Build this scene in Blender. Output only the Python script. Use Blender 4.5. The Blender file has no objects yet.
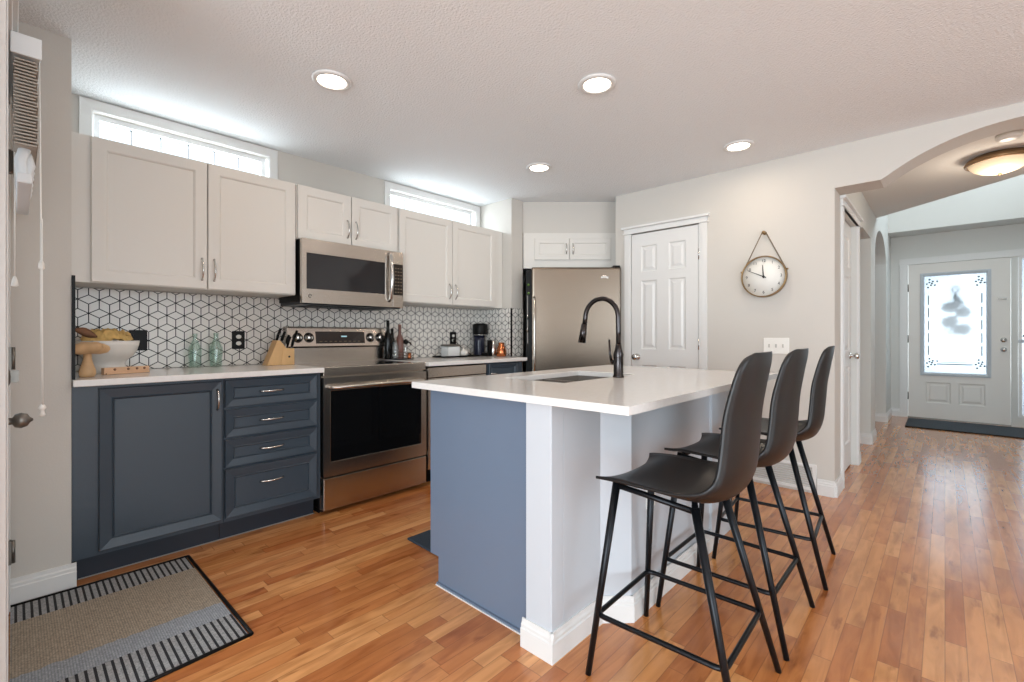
import bpy, bmesh, math, random
from mathutils import Vector
random.seed(7)
C = bpy.context.scene.collection
S = bpy.context.scene

# ------------------------------------------------------------------ camera
cam_d = bpy.data.cameras.new('camera'); cam = bpy.data.objects.new('camera', cam_d); C.objects.link(cam)
TH = math.atan2(433, 464)
cam.location = (0, 0, 1.12); cam.rotation_euler = (math.pi/2, 0, TH)
cam_d.sensor_width = 36; cam_d.lens = 36*464/1024; cam_d.shift_y = -5/1024
cam_d.clip_start = .02
S.camera = cam
CF = Vector((-math.sin(TH), math.cos(TH), 0)); CR = Vector((math.cos(TH), math.sin(TH), 0))   # the 45 degree corner of the kitchen

# ------------------------------------------------------------------ world and exposure
w = bpy.data.worlds.new('world'); S.world = w; w.use_nodes = True
wb = w.node_tree.nodes['Background']; wb.inputs[0].default_value = (.80, .90, 1, 1); wb.inputs[1].default_value = 1.6
S.view_settings.view_transform = 'Standard'; S.view_settings.look = 'None'
S.view_settings.gamma = 1; S.view_settings.use_curve_mapping = False
S.view_settings.exposure = 0.06

def area(name, loc, rot, sx, sy, power, col):
    l = bpy.data.lights.new(name, 'AREA'); l.shape = 'RECTANGLE'; l.size = sx; l.size_y = sy
    l.energy = power; l.color = col
    o = bpy.data.objects.new(name, l); C.objects.link(o); o.location = loc; o.rotation_euler = rot
    return o
DAY = (.82, .93, 1.0)
R = math.radians
area('daylight_patio_window', (.9, -3.2, 1.2), (R(104), 0, 0), 3.4, 2.0, 215, DAY)        # outside the nook glazing
area('daylight_east_window', (3.70, .9, 1.3), (R(104), 0, R(90)), 3.2, 1.8, 66, DAY)        # outside the living room window
area('daylight_clerestory_1', (-3.66, .75, 2.27), (R(90), 0, R(-90)), .9, .25, 9, DAY)
area('daylight_clerestory_2', (-3.66, 2.68, 2.27), (R(90), 0, R(-90)), .9, .25, 9, DAY)
area('daylight_foyer_upper', (1.36, 6.9, 4.0), (R(90), 0, R(90)), 2.0, 1.2, 50, DAY)
area('daylight_front_door', (.35, 8.62, 1.3), (R(-90), 0, 0), 1.3, 1.5, 22, DAY)

# ------------------------------------------------------------------ materials
def lin(c):
    return tuple((v/255/12.92 if v/255 <= .04045 else ((v/255+.055)/1.055)**2.4) for v in c) + (1,)
MATS = {}
def mat(name, col, rough=.5, metal=0, coat=0, bump=0, bscale=50, stretch=(1, 1, 1), var=0, vscale=4, trans=0, ior=1.45, emit=None, estr=0, alpha=1, spec=None):
    m = bpy.data.materials.new(name); m.use_nodes = True; nt = m.node_tree; N = nt.nodes; L = nt.links
    b = N['Principled BSDF']
    b.inputs['Base Color'].default_value = lin(col); b.inputs['Roughness'].default_value = rough
    b.inputs['Metallic'].default_value = metal; b.inputs['Coat Weight'].default_value = coat
    b.inputs['Transmission Weight'].default_value = trans; b.inputs['IOR'].default_value = ior
    b.inputs['Alpha'].default_value = alpha
    if spec is not None: b.inputs['Specular IOR Level'].default_value = spec
    if emit: b.inputs['Emission Color'].default_value = lin(emit); b.inputs['Emission Strength'].default_value = estr
    if bump or var:
        tc = N.new('ShaderNodeTexCoord'); mp = N.new('ShaderNodeMapping'); mp.inputs['Scale'].default_value = stretch
        L.new(tc.outputs['Object'], mp.inputs[0])
        if bump:
            n = N.new('ShaderNodeTexNoise'); n.inputs['Scale'].default_value = bscale; n.inputs['Detail'].default_value = 3
            bp = N.new('ShaderNodeBump'); bp.inputs['Strength'].default_value = bump; bp.inputs['Distance'].default_value = .01
            L.new(mp.outputs[0], n.inputs[0]); L.new(n.outputs['Fac'], bp.inputs['Height']); L.new(bp.outputs[0], b.inputs['Normal'])
        if var:
            n2 = N.new('ShaderNodeTexNoise'); n2.inputs['Scale'].default_value = vscale; n2.inputs['Detail'].default_value = 4
            L.new(mp.outputs[0], n2.inputs[0])
            r = N.new('ShaderNodeMixRGB'); r.inputs[1].default_value = lin([max(0, c*(1-var)) for c in col]); r.inputs[2].default_value = lin([min(255, c*(1+var)) for c in col])
            L.new(n2.outputs['Fac'], r.inputs[0]); L.new(r.outputs[0], b.inputs['Base Color'])
    MATS[name] = m
    return m

WALL = mat('wall_paint', (203, 198, 191), .75, bump=.05, bscale=160)
CEIL = mat('stippled_ceiling', (234, 237, 239), .9, bump=.55, bscale=95)
HCEIL = mat('hall_ceiling_paint', (224, 222, 218), .9, bump=.3, bscale=95)
FOYER = mat('foyer_paint', (214, 214, 210), .75, bump=.05, bscale=160)
TRIM = mat('white_trim', (222, 221, 219), .35)
UPPER = mat('white_cabinet', (217, 213, 207), .38, bump=.03, bscale=30)
NAVY = mat('slate_blue_cabinet', (58, 69, 80), .38, bump=.04, bscale=40)
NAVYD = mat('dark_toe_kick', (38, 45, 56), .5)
ISLB = mat('blue_grey_panel', (108, 122, 142), .24, bump=.03, bscale=4)
ISLW = mat('island_white', (196, 201, 207), .35)
QUARTZ = mat('white_quartz', (226, 223, 220), .14, var=.025, vscale=60)
STEEL = mat('brushed_steel', (196, 189, 181), .22, 1, bump=.06, bscale=40, stretch=(1, 1, 30))
FSTEEL = mat('fridge_steel', (128, 116, 104), .27, 1, bump=.05, bscale=30, stretch=(12, 12, .5))
SINKM = mat('sink_steel', (132, 126, 120), .35, 1)
CHROME = mat('brushed_nickel', (205, 203, 200), .2, 1)
BRONZE = mat('faucet_gunmetal', (70, 66, 66), .24, 1)
BLACKG = mat('black_glass', (12, 13, 15), .06, coat=.5)
BLACK = mat('black_plastic', (10, 10, 11), .45, spec=.25)
BLACKM = mat('black_metal', (28, 30, 34), .32, .6)
SHELL = mat('stool_shell', (25, 24, 25), .38)
GROUT = mat('dark_grout', (24, 26, 32), .8)
TILE = mat('white_tile', (224, 220, 214), .22, var=.03, vscale=9)
WOODL = mat('light_wood', (208, 168, 118), .5, var=.12, vscale=18, stretch=(1, 1, .25))
WOODP = mat('pinkish_wood', (216, 176, 142), .5, var=.08, vscale=20)
WOODM = mat('mushroom_wood', (196, 160, 120), .5, var=.25, vscale=14, stretch=(1, 1, .4))
CERAM = mat('white_ceramic', (226, 222, 216), .25, var=.05, vscale=12)
CERAMB = mat('blue_glaze', (120, 140, 158), .3)
CLOTH = mat('mustard_cloth', (206, 170, 108), .9, bump=.4, bscale=90, var=.25, vscale=25)
LEAF = mat('brown_leaf', (122, 84, 60), .7, var=.2, vscale=20)


DBOT = mat('dark_bottle_glass', (10, 11, 11), .15, spec=.3)
PBOT = mat('rose_bottle_glass', (150, 112, 104), .15, trans=.5, ior=1.3)
COPPER = mat('copper', (208, 128, 84), .2, 1)
BRASS = mat('aged_brass', (150, 124, 88), .35, .9)
BRASSL = mat('lamp_bronze', (146, 116, 84), .35, .7)
FACE = mat('clock_face', (232, 230, 224), .5)
DARK = mat('dark_print', (50, 46, 44), .6)
ROPE = mat('leather_strap', (120, 106, 88), .7)
PLATE = mat('white_plastic', (238, 236, 230), .35)
CREAM = mat('white_appliance', (222, 224, 224), .3)
GREYM = mat('grey_metal', (120, 116, 110), .35, .8)
GLOW = mat('downlight_lens', (255, 244, 226), .5, emit=(255, 240, 220), estr=9)
GLOWH = mat('alabaster_shade', (244, 226, 196), .4, emit=(255, 222, 178), estr=.32)
MATG = mat('charcoal_mat', (70, 76, 82), .95, bump=.5, bscale=200)
MATN = mat('dark_navy_mat', (48, 58, 70), .9, bump=.5, bscale=200)
VINYL = mat('window_vinyl', (240, 242, 244), .3)
GRIDM = mat('grey_grille', (215, 220, 226), .4)
LEDGE = mat('grey_glass_frame', (190, 196, 202), .4)
ETCH = mat('etched_grey', (112, 122, 128), .6)
FLOWG = mat('grey_flower', (128, 140, 142), .8, var=.3, vscale=40)
BLIND = mat('white_blind', (226, 230, 232), .5)
BLINDW = mat('woven_blind', (176, 168, 158), .8, bump=.4, bscale=80)
GREEN = mat('green_clip', (120, 160, 80), .5)
DISP = mat('display_glass', (34, 26, 24), .15, coat=.4)
MWDARK = mat('microwave_window', (38, 38, 41), .07, coat=.2)
KEYS = mat('keypad_print', (120, 108, 88), .5)

def pane_mat():
    m = bpy.data.materials.new('window_glass'); m.use_nodes = True; N = m.node_tree.nodes; L = m.node_tree.links
    N.remove(N['Principled BSDF']); out = N['Material Output']
    t = N.new('ShaderNodeBsdfTransparent'); g = N.new('ShaderNodeBsdfGlossy'); g.inputs['Roughness'].default_value = .03
    x = N.new('ShaderNodeMixShader'); x.inputs[0].default_value = .06
    L.new(t.outputs[0], x.inputs[1]); L.new(g.outputs[0], x.inputs[2]); L.new(x.outputs[0], out.inputs[0])
    return m
PANE = pane_mat()
def frost_mat():
    m = bpy.data.materials.new('frosted_glass'); m.use_nodes = True; N = m.node_tree.nodes; L = m.node_tree.links
    N.remove(N['Principled BSDF']); out = N['Material Output']
    t = N.new('ShaderNodeBsdfTransparent'); t.inputs[0].default_value = (.60, .63, .65, 1)
    d = N.new('ShaderNodeBsdfTranslucent'); d.inputs[0].default_value = (.62, .66, .68, 1)
    g = N.new('ShaderNodeBsdfGlossy'); g.inputs['Roughness'].default_value = .1
    x = N.new('ShaderNodeMixShader'); x.inputs[0].default_value = .35
    y = N.new('ShaderNodeMixShader'); y.inputs[0].default_value = .05
    L.new(t.outputs[0], x.inputs[1]); L.new(d.outputs[0], x.inputs[2]); L.new(x.outputs[0], y.inputs[1]); L.new(g.outputs[0], y.inputs[2]); L.new(y.outputs[0], out.inputs[0])
    return m
FROST = frost_mat()
def thin_glass(name, tint, dif, k):
    m = bpy.data.materials.new(name); m.use_nodes = True; N = m.node_tree.nodes; L = m.node_tree.links
    N.remove(N['Principled BSDF']); out = N['Material Output']
    t = N.new('ShaderNodeBsdfTransparent'); t.inputs[0].default_value = tint
    d = N.new('ShaderNodeBsdfDiffuse'); d.inputs[0].default_value = lin(dif)
    g = N.new('ShaderNodeBsdfGlossy'); g.inputs['Roughness'].default_value = .06
    x = N.new('ShaderNodeMixShader'); x.inputs[0].default_value = k; y = N.new('ShaderNodeMixShader'); y.inputs[0].default_value = .10
    L.new(t.outputs[0], x.inputs[1]); L.new(d.outputs[0], x.inputs[2]); L.new(x.outputs[0], y.inputs[1]); L.new(g.outputs[0], y.inputs[2]); L.new(y.outputs[0], out.inputs[0])
    return m
GLASSG = thin_glass('green_glass', (.91, .97, .95, 1), (170, 205, 192), .08)
GLASSC = thin_glass('clear_glass', (.95, .96, .96, 1), (200, 205, 205), .10)

def nodes_of(m):
    nt = m.node_tree; N = nt.nodes; L = nt.links
    def math_(op, a, b=None, c=None):
        n = N.new('ShaderNodeMath'); n.operation = op
        for i, v in enumerate((a, b, c)):
            if v is None: continue
            if isinstance(v, (int, float)): n.inputs[i].default_value = v
            else: L.new(v, n.inputs[i])
        return n.outputs[0]
    def mix(f, a, b, typ='MIX'):
        n = N.new('ShaderNodeMixRGB'); n.blend_type = typ
        for i, v in enumerate((f, a, b)):
            if isinstance(v, (int, float)): n.inputs[i].default_value = v
            elif isinstance(v, tuple): n.inputs[i].default_value = v
            else: L.new(v, n.inputs[i])
        return n.outputs[0]
    return nt, N, L, math_, mix

def floor_mat():
    m = bpy.data.materials.new('maple_strip_floor'); m.use_nodes = True
    nt, N, L, M, MX = nodes_of(m); b = N['Principled BSDF']
    tc = N.new('ShaderNodeTexCoord'); sp = N.new('ShaderNodeSeparateXYZ'); L.new(tc.outputs['Object'], sp.inputs[0])
    X, Y = sp.outputs[0], sp.outputs[1]
    W = .057
    xr = M('DIVIDE', X, W); row = M('FLOOR', xr); fx = M('FRACT', xr)
    wn = N.new('ShaderNodeTexWhiteNoise'); wn.noise_dimensions = '1D'; L.new(row, wn.inputs['W'])
    wn2 = N.new('ShaderNodeTexWhiteNoise'); wn2.noise_dimensions = '1D'; L.new(M('ADD', row, 77.7), wn2.inputs['W'])
    ln = M('ADD', M('MULTIPLY', wn2.outputs['Value'], .45), .35)
    yr = M('DIVIDE', M('ADD', Y, M('MULTIPLY', wn.outputs['Value'], 9)), ln); idn = M('FLOOR', yr); fy = M('FRACT', yr)
    cb = N.new('ShaderNodeCombineXYZ'); L.new(row, cb.inputs[0]); L.new(idn, cb.inputs[1])
    w3 = N.new('ShaderNodeTexWhiteNoise'); w3.noise_dimensions = '3D'; L.new(cb.outputs[0], w3.inputs['Vector'])
    # grain
    off = M('MULTIPLY', w3.outputs['Value'], 40)
    cb2 = N.new('ShaderNodeCombineXYZ'); L.new(M('MULTIPLY', X, 16), cb2.inputs[0]); L.new(M('ADD', M('MULTIPLY', Y, 2.2), off), cb2.inputs[1]); L.new(off, cb2.inputs[2])
    ns = N.new('ShaderNodeTexNoise'); ns.inputs['Scale'].default_value = 1.6; ns.inputs['Detail'].default_value = 5; ns.inputs['Distortion'].default_value = .8; L.new(cb2.outputs[0], ns.inputs[0])
    cb3 = N.new('ShaderNodeCombineXYZ'); L.new(M('MULTIPLY', X, 7), cb3.inputs[0]); L.new(M('ADD', M('MULTIPLY', Y, 3.5), off), cb3.inputs[1])
    nb = N.new('ShaderNodeTexNoise'); nb.inputs['Scale'].default_value = 1.3; nb.inputs['Detail'].default_value = 2; L.new(cb3.outputs[0], nb.inputs[0])
    rp = N.new('ShaderNodeValToRGB'); L.new(w3.outputs['Value'], rp.inputs[0])
    el = rp.color_ramp.elements; el[0].position = 0; el[0].color = lin((180, 108, 58)); el[1].position = 1; el[1].color = lin((220, 158, 100))
    for p_, c_ in ((.25, (194, 124, 70)), (.5, (204, 136, 80)), (.75, (210, 146, 88))):
        e = el.new(p_); e.color = lin(c_)
    rg = N.new('ShaderNodeValToRGB'); L.new(ns.outputs['Fac'], rg.inputs[0])
    rg.color_ramp.elements[0].position = .3; rg.color_ramp.elements[0].color = (.70, .60, .50, 1)
    rg.color_ramp.elements[1].position = .62; rg.color_ramp.elements[1].color = (1.08, 1.06, 1.04, 1)
    rb = N.new('ShaderNodeValToRGB'); L.new(nb.outputs['Fac'], rb.inputs[0])
    rb.color_ramp.elements[0].position = .28; rb.color_ramp.elements[0].color = (.62, .52, .45, 1)
    rb.color_ramp.elements[1].position = .45; rb.color_ramp.elements[1].color = (1, 1, 1, 1)
    c = MX(.8, rp.outputs[0], rg.outputs[0], 'MULTIPLY'); c = MX(.55, c, rb.outputs[0], 'MULTIPLY')
    gx = M('MINIMUM', fx, M('SUBTRACT', 1, fx)); gy = M('MULTIPLY', M('MINIMUM', fy, M('SUBTRACT', 1, fy)), 8)
    gap = M('LESS_THAN', M('MINIMUM', gx, gy), .024)
    cb4 = N.new('ShaderNodeCombineXYZ'); L.new(M('MULTIPLY', X, 22), cb4.inputs[0]); L.new(M('ADD', M('MULTIPLY', Y, 5), off), cb4.inputs[1])
    nk = N.new('ShaderNodeTexNoise'); nk.inputs['Scale'].default_value = 1.0; nk.inputs['Detail'].default_value = 3; L.new(cb4.outputs[0], nk.inputs[0])
    rk = N.new('ShaderNodeValToRGB'); L.new(nk.outputs['Fac'], rk.inputs[0])
    rk.color_ramp.elements[0].position = .62; rk.color_ramp.elements[0].color = (1, 1, 1, 1)
    rk.color_ramp.elements[1].position = .74; rk.color_ramp.elements[1].color = (.42, .30, .22, 1)
    c = MX(.75, c, rk.outputs[0], 'MULTIPLY')
    c = MX(M('MULTIPLY', gap, .40), c, lin((84, 48, 28)))
    L.new(c, b.inputs['Base Color'])
    L.new(M('ADD', M('MULTIPLY', ns.outputs['Fac'], .12), .17), b.inputs['Roughness'])
    b.inputs['Specular IOR Level'].default_value = .5; b.inputs['Coat Weight'].default_value = .5; b.inputs['Coat Roughness'].default_value = .15
    bp = N.new('ShaderNodeBump'); bp.inputs['Strength'].default_value = .08; bp.inputs['Distance'].default_value = .003
    h = M('ADD', M('MULTIPLY', M('MINIMUM', M('MULTIPLY', gx, 14), 1), 1), M('MULTIPLY', M('ADD', ns.outputs['Fac'], w3.outputs['Value']), .12))
    L.new(h, bp.inputs['Height']); L.new(bp.outputs[0], b.inputs['Normal'])
    return m
FLOORM = floor_mat()

def rug_mat():
    # object coords: x across the bands (0 at the cabinet side), y along
    m = bpy.data.materials.new('woven_striped_rug'); m.use_nodes = True
    nt, N, L, M, MX = nodes_of(m); b = N['Principled BSDF']; b.inputs['Roughness'].default_value = .95
    tc = N.new('ShaderNodeTexCoord'); sp = N.new('ShaderNodeSeparateXYZ'); L.new(tc.outputs['Object'], sp.inputs[0])
    X, Y = sp.outputs[0], sp.outputs[1]
    st = M('FRACT', M('DIVIDE', Y, .0225)); dark = M('LESS_THAN', st, .36)
    fine = M('FRACT', M('DIVIDE', Y, .0075)); fx = M('FRACT', M('DIVIDE', X, .006))
    ns = N.new('ShaderNodeTexNoise'); ns.inputs['Scale'].default_value = 170; L.new(tc.outputs['Object'], ns.inputs[0])
    n2 = N.new('ShaderNodeTexNoise'); n2.inputs['Scale'].default_value = 40; L.new(tc.outputs['Object'], n2.inputs[0])
    grey = MX(ns.outputs['Fac'], lin((84, 86, 92)), lin((196, 195, 194)))
    stripe = MX(dark, grey, lin((30, 30, 34)))
    tan = MX(ns.outputs['Fac'], lin((84, 76, 70)), lin((214, 196, 172)))
    tan = MX(M('MULTIPLY', M('LESS_THAN', fine, .4), .35), tan, lin((90, 84, 82)))
    blue = MX(ns.outputs['Fac'], lin((90, 96, 104)), lin((196, 200, 206)))
    blue = MX(M('MULTIPLY', M('LESS_THAN', fine, .4), .35), blue, lin((84, 88, 96)))
    edge = M('ADD', X, M('MULTIPLY', M('SUBTRACT', n2.outputs['Fac'], .5), .03))
    c = MX(M('GREATER_THAN', edge, .12), tan, blue)           # tan towards the cabinets, blue grey towards the room
    far = M('LESS_THAN', X, -.30); near = M('GREATER_THAN', X, .245)
    c = MX(M('MAXIMUM', far, near), c, stripe)
    c = MX(M('MULTIPLY', M('LESS_THAN', fx, .3), .18), c, lin((40, 40, 44)))
    L.new(c, b.inputs['Base Color'])
    bp = N.new('ShaderNodeBump'); bp.inputs['Strength'].default_value = .6; bp.inputs['Distance'].default_value = .003
    L.new(ns.outputs['Fac'], bp.inputs['Height']); L.new(bp.outputs[0], b.inputs['Normal'])
    return m
RUGM = rug_mat()

# ------------------------------------------------------------------ geometry helpers
class Fr:
    def __init__(s, O, U, V=(0, 0, 1), N=None):
        s.O = Vector(O); s.U = Vector(U).normalized(); s.V = Vector(V).normalized()
        s.N = Vector(N).normalized() if N is not None else s.U.cross(s.V)
    def p(s, u, v, n=0): return s.O + s.U*u + s.V*v + s.N*n
def FX(x, y=0, z=0): return Fr((x, y, z), (0, 1, 0), N=(1, 0, 0))       # faces +X, u = Y
def FY(y, x=0, z=0): return Fr((x, y, z), (1, 0, 0), N=(0, -1, 0))      # faces -Y, u = X
WORLD = Fr((0, 0, 0), (1, 0, 0), (0, 1, 0), (0, 0, 1))
ORG = {}
class G:
    def __init__(s): s.v = []; s.f = []; s.m = []; s.k = 0; s.sm = []
    def add(s, vs, fs, smooth=False):
        b = len(s.v); s.v += [Vector(x) for x in vs]
        for f in fs: s.f.append([b+i for i in f]); s.m.append(s.k); s.sm.append(smooth)
    def mat(s, k): s.k = k; return s
    def fbox(s, fr, u0, u1, v0, v1, n0, n1):
        P = [fr.p(u, v, n) for n in (n0, n1) for v in (v0, v1) for u in (u0, u1)]
        s.add(P, [(0, 2, 3, 1), (4, 5, 7, 6), (0, 1, 5, 4), (2, 6, 7, 3), (0, 4, 6, 2), (1, 3, 7, 5)]); return s
    def box(s, x0, x1, y0, y1, z0, z1): return s.fbox(WORLD, x0, x1, y0, y1, z0, z1)
    def quad(s, *p): s.add(p, [tuple(range(len(p)))]); return s
    def rings(s, fr, u0, v0, w, h, rs, cap=True):
        P = []; F = []
        for ins, n in rs:
            P += [fr.p(u0+ins, v0+ins, n), fr.p(u0+w-ins, v0+ins, n), fr.p(u0+w-ins, v0+h-ins, n), fr.p(u0+ins, v0+h-ins, n)]
        for i in range(len(rs)-1):
            for j in range(4): F.append((4*i+j, 4*i+(j+1) % 4, 4*i+4+(j+1) % 4, 4*i+4+j))
        if cap: e = 4*(len(rs)-1); F.append((e, e+1, e+2, e+3))
        s.add(P, F); return s
    def cells(s, fr, w, h, t, holes, back=True):
        us = sorted({0, w} | {x for q in holes for x in q[:2]}); vs = sorted({0, h} | {x for q in holes for x in q[2:4]})
        inh = lambda u, v: any(q[0] < u < q[1] and q[2] < v < q[3] for q in holes)
        for i in range(len(us)-1):
            for j in range(len(vs)-1):
                a, b, c, d = us[i], us[i+1], vs[j], vs[j+1]
                if inh((a+b)/2, (c+d)/2): continue
                s.quad(fr.p(a, c), fr.p(b, c), fr.p(b, d), fr.p(a, d))
                if back: s.quad(fr.p(a, d, -t), fr.p(b, d, -t), fr.p(b, c, -t), fr.p(a, c, -t))
        for q in [(0, w, 0, h)]+list(holes):
            a, b, c, d = q[:4]
            for (x0, y0), (x1, y1) in (((a, c), (b, c)), ((b, c), (b, d)), ((b, d), (a, d)), ((a, d), (a, c))):
                if back and abs(fr.p(x0, y0).z) < 1e-4 and abs(fr.p(x1, y1).z) < 1e-4: continue
                s.quad(fr.p(x0, y0), fr.p(x1, y1), fr.p(x1, y1, -t), fr.p(x0, y0, -t))
        return s
    def cyl(s, a, b, r0, r1=None, n=16, caps=True):
        a = Vector(a); b = Vector(b); r1 = r0 if r1 is None else r1; d = (b-a).normalized()
        x = d.orthogonal().normalized(); y = d.cross(x); P = []
        for c, r in ((a, r0), (b, r1)):
            for i in range(n): t = 2*math.pi*i/n; P.append(c+x*(r*math.cos(t))+y*(r*math.sin(t)))
        s.add(P, [(i, (i+1) % n, n+(i+1) % n, n+i) for i in range(n)], True)
        if caps: s.add(P, [tuple(range(n-1, -1, -1)), tuple(range(n, 2*n))])
        return s
    def tube(s, pts, r, n=10, closed=False):
        pts = [Vector(p) for p in pts]; K = len(pts); rs = r if isinstance(r, list) else [r]*K; P = []; px = None
        for i, p in enumerate(pts):
            if closed: d = (pts[(i+1) % K]-pts[i-1])
            else: d = pts[min(i+1, K-1)]-pts[max(i-1, 0)]
            d.normalize()
            px = d.orthogonal().normalized() if px is None else (px-d*px.dot(d)).normalized()
            y = d.cross(px)
            for j in range(n): t = 2*math.pi*j/n; P.append(p+px*(rs[i]*math.cos(t))+y*(rs[i]*math.sin(t)))
        F = []
        for i in range(K if closed else K-1):
            k = (i+1) % K
            for j in range(n): F.append((i*n+j, i*n+(j+1) % n, k*n+(j+1) % n, k*n+j))
        s.add(P, F, True)
        if not closed: s.add(P, [tuple(range(n-1, -1, -1)), tuple(range((K-1)*n, K*n))])
        return s
    def lathe(s, c, prof, n=32, axis=None, sx=1, sy=1, smooth=True):
        # prof: (r, h) pairs; axis frame: N = axis direction
        fr = axis or Fr(c, (1, 0, 0), (0, 1, 0), (0, 0, 1)); P = []
        for r, h in prof:
            for i in range(n): t = 2*math.pi*i/n; P.append(fr.p(sx*r*math.cos(t), sy*r*math.sin(t), h))
        F = []
        for k in range(len(prof)-1):
            for i in range(n): F.append((k*n+i, k*n+(i+1) % n, (k+1)*n+(i+1) % n, (k+1)*n+i))
        s.add(P, F, smooth)
        if prof[0][0] > 1e-4: s.add(P, [tuple(range(n-1, -1, -1))])
        if prof[-1][0] > 1e-4: s.add(P, [tuple(range((len(prof)-1)*n, len(prof)*n))])
        return s
    def prism(s, fr, poly, n0, n1):
        K = len(poly); P = [fr.p(u, v, n0) for u, v in poly]+[fr.p(u, v, n1) for u, v in poly]
        s.add(P, [tuple(range(K-1, -1, -1)), tuple(range(K, 2*K))]+[(i, (i+1) % K, K+(i+1) % K, K+i) for i in range(K)]); return s
    def build(s, name, mats, parent=None, bevel=0, weld=True, solid=0, sub=0):
        if not isinstance(mats, (list, tuple)): mats = [mats]
        if parent is not None: org = ORG[parent.name]
        else:
            xs = [v.x for v in s.v]; ys = [v.y for v in s.v]; org = Vector(((min(xs)+max(xs))/2, (min(ys)+max(ys))/2, min(v.z for v in s.v)))
        me = bpy.data.meshes.new(name); me.from_pydata([v-org for v in s.v], [], s.f)
        for m in mats: me.materials.append(m)
        for p, k, q in zip(me.polygons, s.m, s.sm): p.material_index = k; p.use_smooth = q
        bm = bmesh.new(); bm.from_mesh(me)
        if weld: bmesh.ops.remove_doubles(bm, verts=bm.verts, dist=1e-5)
        bmesh.ops.recalc_face_normals(bm, faces=bm.faces); bm.to_mesh(me); bm.free()
        o = bpy.data.objects.new(name, me); C.objects.link(o)
        if parent is not None: o.parent = parent
        else: o.location = org
        ORG[o.name] = org
        if bevel:
            b = o.modifiers.new('bevel', 'BEVEL'); b.width = bevel; b.segments = 2; b.limit_method = 'ANGLE'; b.angle_limit = R(50)
        if solid:
            q = o.modifiers.new('solid', 'SOLIDIFY'); q.thickness = solid; q.offset = 0
        if sub:
            q = o.modifiers.new('sub', 'SUBSURF'); q.levels = sub; q.render_levels = sub
        return o
def thing(name, loc, label, cat, group=None):
    o = bpy.data.objects.new(name, None); C.objects.link(o); o.location = loc; o.empty_display_size = .1
    ORG[o.name] = Vector(loc); return tag(o, label, cat, group)
def tag(o, label, cat, group=None):
    o['label'] = label; o['category'] = cat
    if group: o['group'] = group
    return o
def struct(o): o['kind'] = 'structure'; return o
def copy_tree(o, parent=None):
    c = o.copy(); C.objects.link(c); ORG[c.name] = ORG[o.name]
    if parent is not None: c.parent = parent
    for ch in list(o.children): copy_tree(ch, c)
    return c
def catmull(P, k=6):
    P = [Vector(p) for p in P]; out = []
    for i in range(len(P)-1):
        a, b, c, d = P[max(i-1, 0)], P[i], P[i+1], P[min(i+2, len(P)-1)]
        for j in range(k):
            t = j/k; out.append(.5*((2*b)+(c-a)*t+(2*a-5*b+4*c-d)*t*t+(3*b-a-3*c+d)*t**3))
    return out+[P[-1]]

# ------------------------------------------------------------------ room shell
H = 2.44; WA = -3.47; PY = 3.88; HX = -.56; FYW = 8.42
g = G(); g.box(-3.6, 3.6, -3.1, 8.6, -.1, 0); fl = struct(g.build('floor', FLOORM))

g = G()
g.prism(WORLD, [(-3.6, -3.1), (3.6, -3.1), (3.6, 4.11), (-.5, 4.11), (-.5, 4.12), (-2.2, 4.9), (-3.6, 4.9)], H, H+.1)
struct(g.build('ceiling', CEIL))
g = G(); g.prism(WORLD, [(-1.4, 4.11), (1.25, 4.11), (1.25, 4.88), (-.50, 6.53), (-.62, 6.62), (-.62, 8.42), (-1.4, 8.42)], H, H+.1)
struct(g.build('ceiling', HCEIL))
g = G(); g.box(-.7, 1.4, 4.8, 8.55, 5.0, 5.1); struct(g.build('ceiling', FOYER))
# kitchen wall with the two clerestory windows
g = G(); f = FX(WA, -.2, 0)
g.cells(f, 5.1, H, .16, [(.26+.2, 1.24+.2, 2.10, 2.375), (2.17+.2, 3.19+.2, 2.10, 2.375)])
struct(g.build('wall_kitchen', WALL))
g = G(); g.box(-3.6, -1.95, 4.9, 5.0, 0, H); struct(g.build('wall_behind_fridge', WALL))
# pier between the door and the cabinets
g = G(); g.box(WA, -2.84, -.03, .172, 0, H); struct(g.build('wall_pier', WALL))
# wall carrying the glazed door at the left edge
g = G(); fd = Fr((-2.84, -.032, 0), (1, 0, 0), N=(0, 1, 0))
g.cells(fd, 1.03, H, .12, [(.09, .93, 0, 2.06)]); struct(g.build('wall_left', WALL))
# breakfast nook walls
g = G(); g.box(-1.93, -1.81, -3.0, -.152, 0, H); struct(g.build('wall_nook', WALL))
g = G(); f = Fr((3.6, -3.0, 0), (-1, 0, 0), N=(0, 1, 0)); g.cells(f, 5.41, H, .12, [(.95, 4.45, .25, 2.3)]); struct(g.build('wall_rear', WALL))
g = G(); f = Fr((3.5, -3.0, 0), (0, 1, 0), N=(-1, 0, 0)); g.cells(f, 7.0, H, .1, [(2.3, 5.5, .5, 2.3)]); struct(g.build('wall_east', WALL))
# stub wall beside the fridge
g = G(); g.box(WA, -3.03, 3.24, 3.40, 0, H); struct(g.build('wall_wing', WALL))
# diagonal wall above the fridge cabinet
fg = Fr(CF*4.57, CR, N=-CF)        # u = lateral, n towards the room
g = G(); g.fbox(fg, .10, 1.05, 2.134, H, -.12, 0); struct(g.build('wall_diagonal', WALL))
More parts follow.
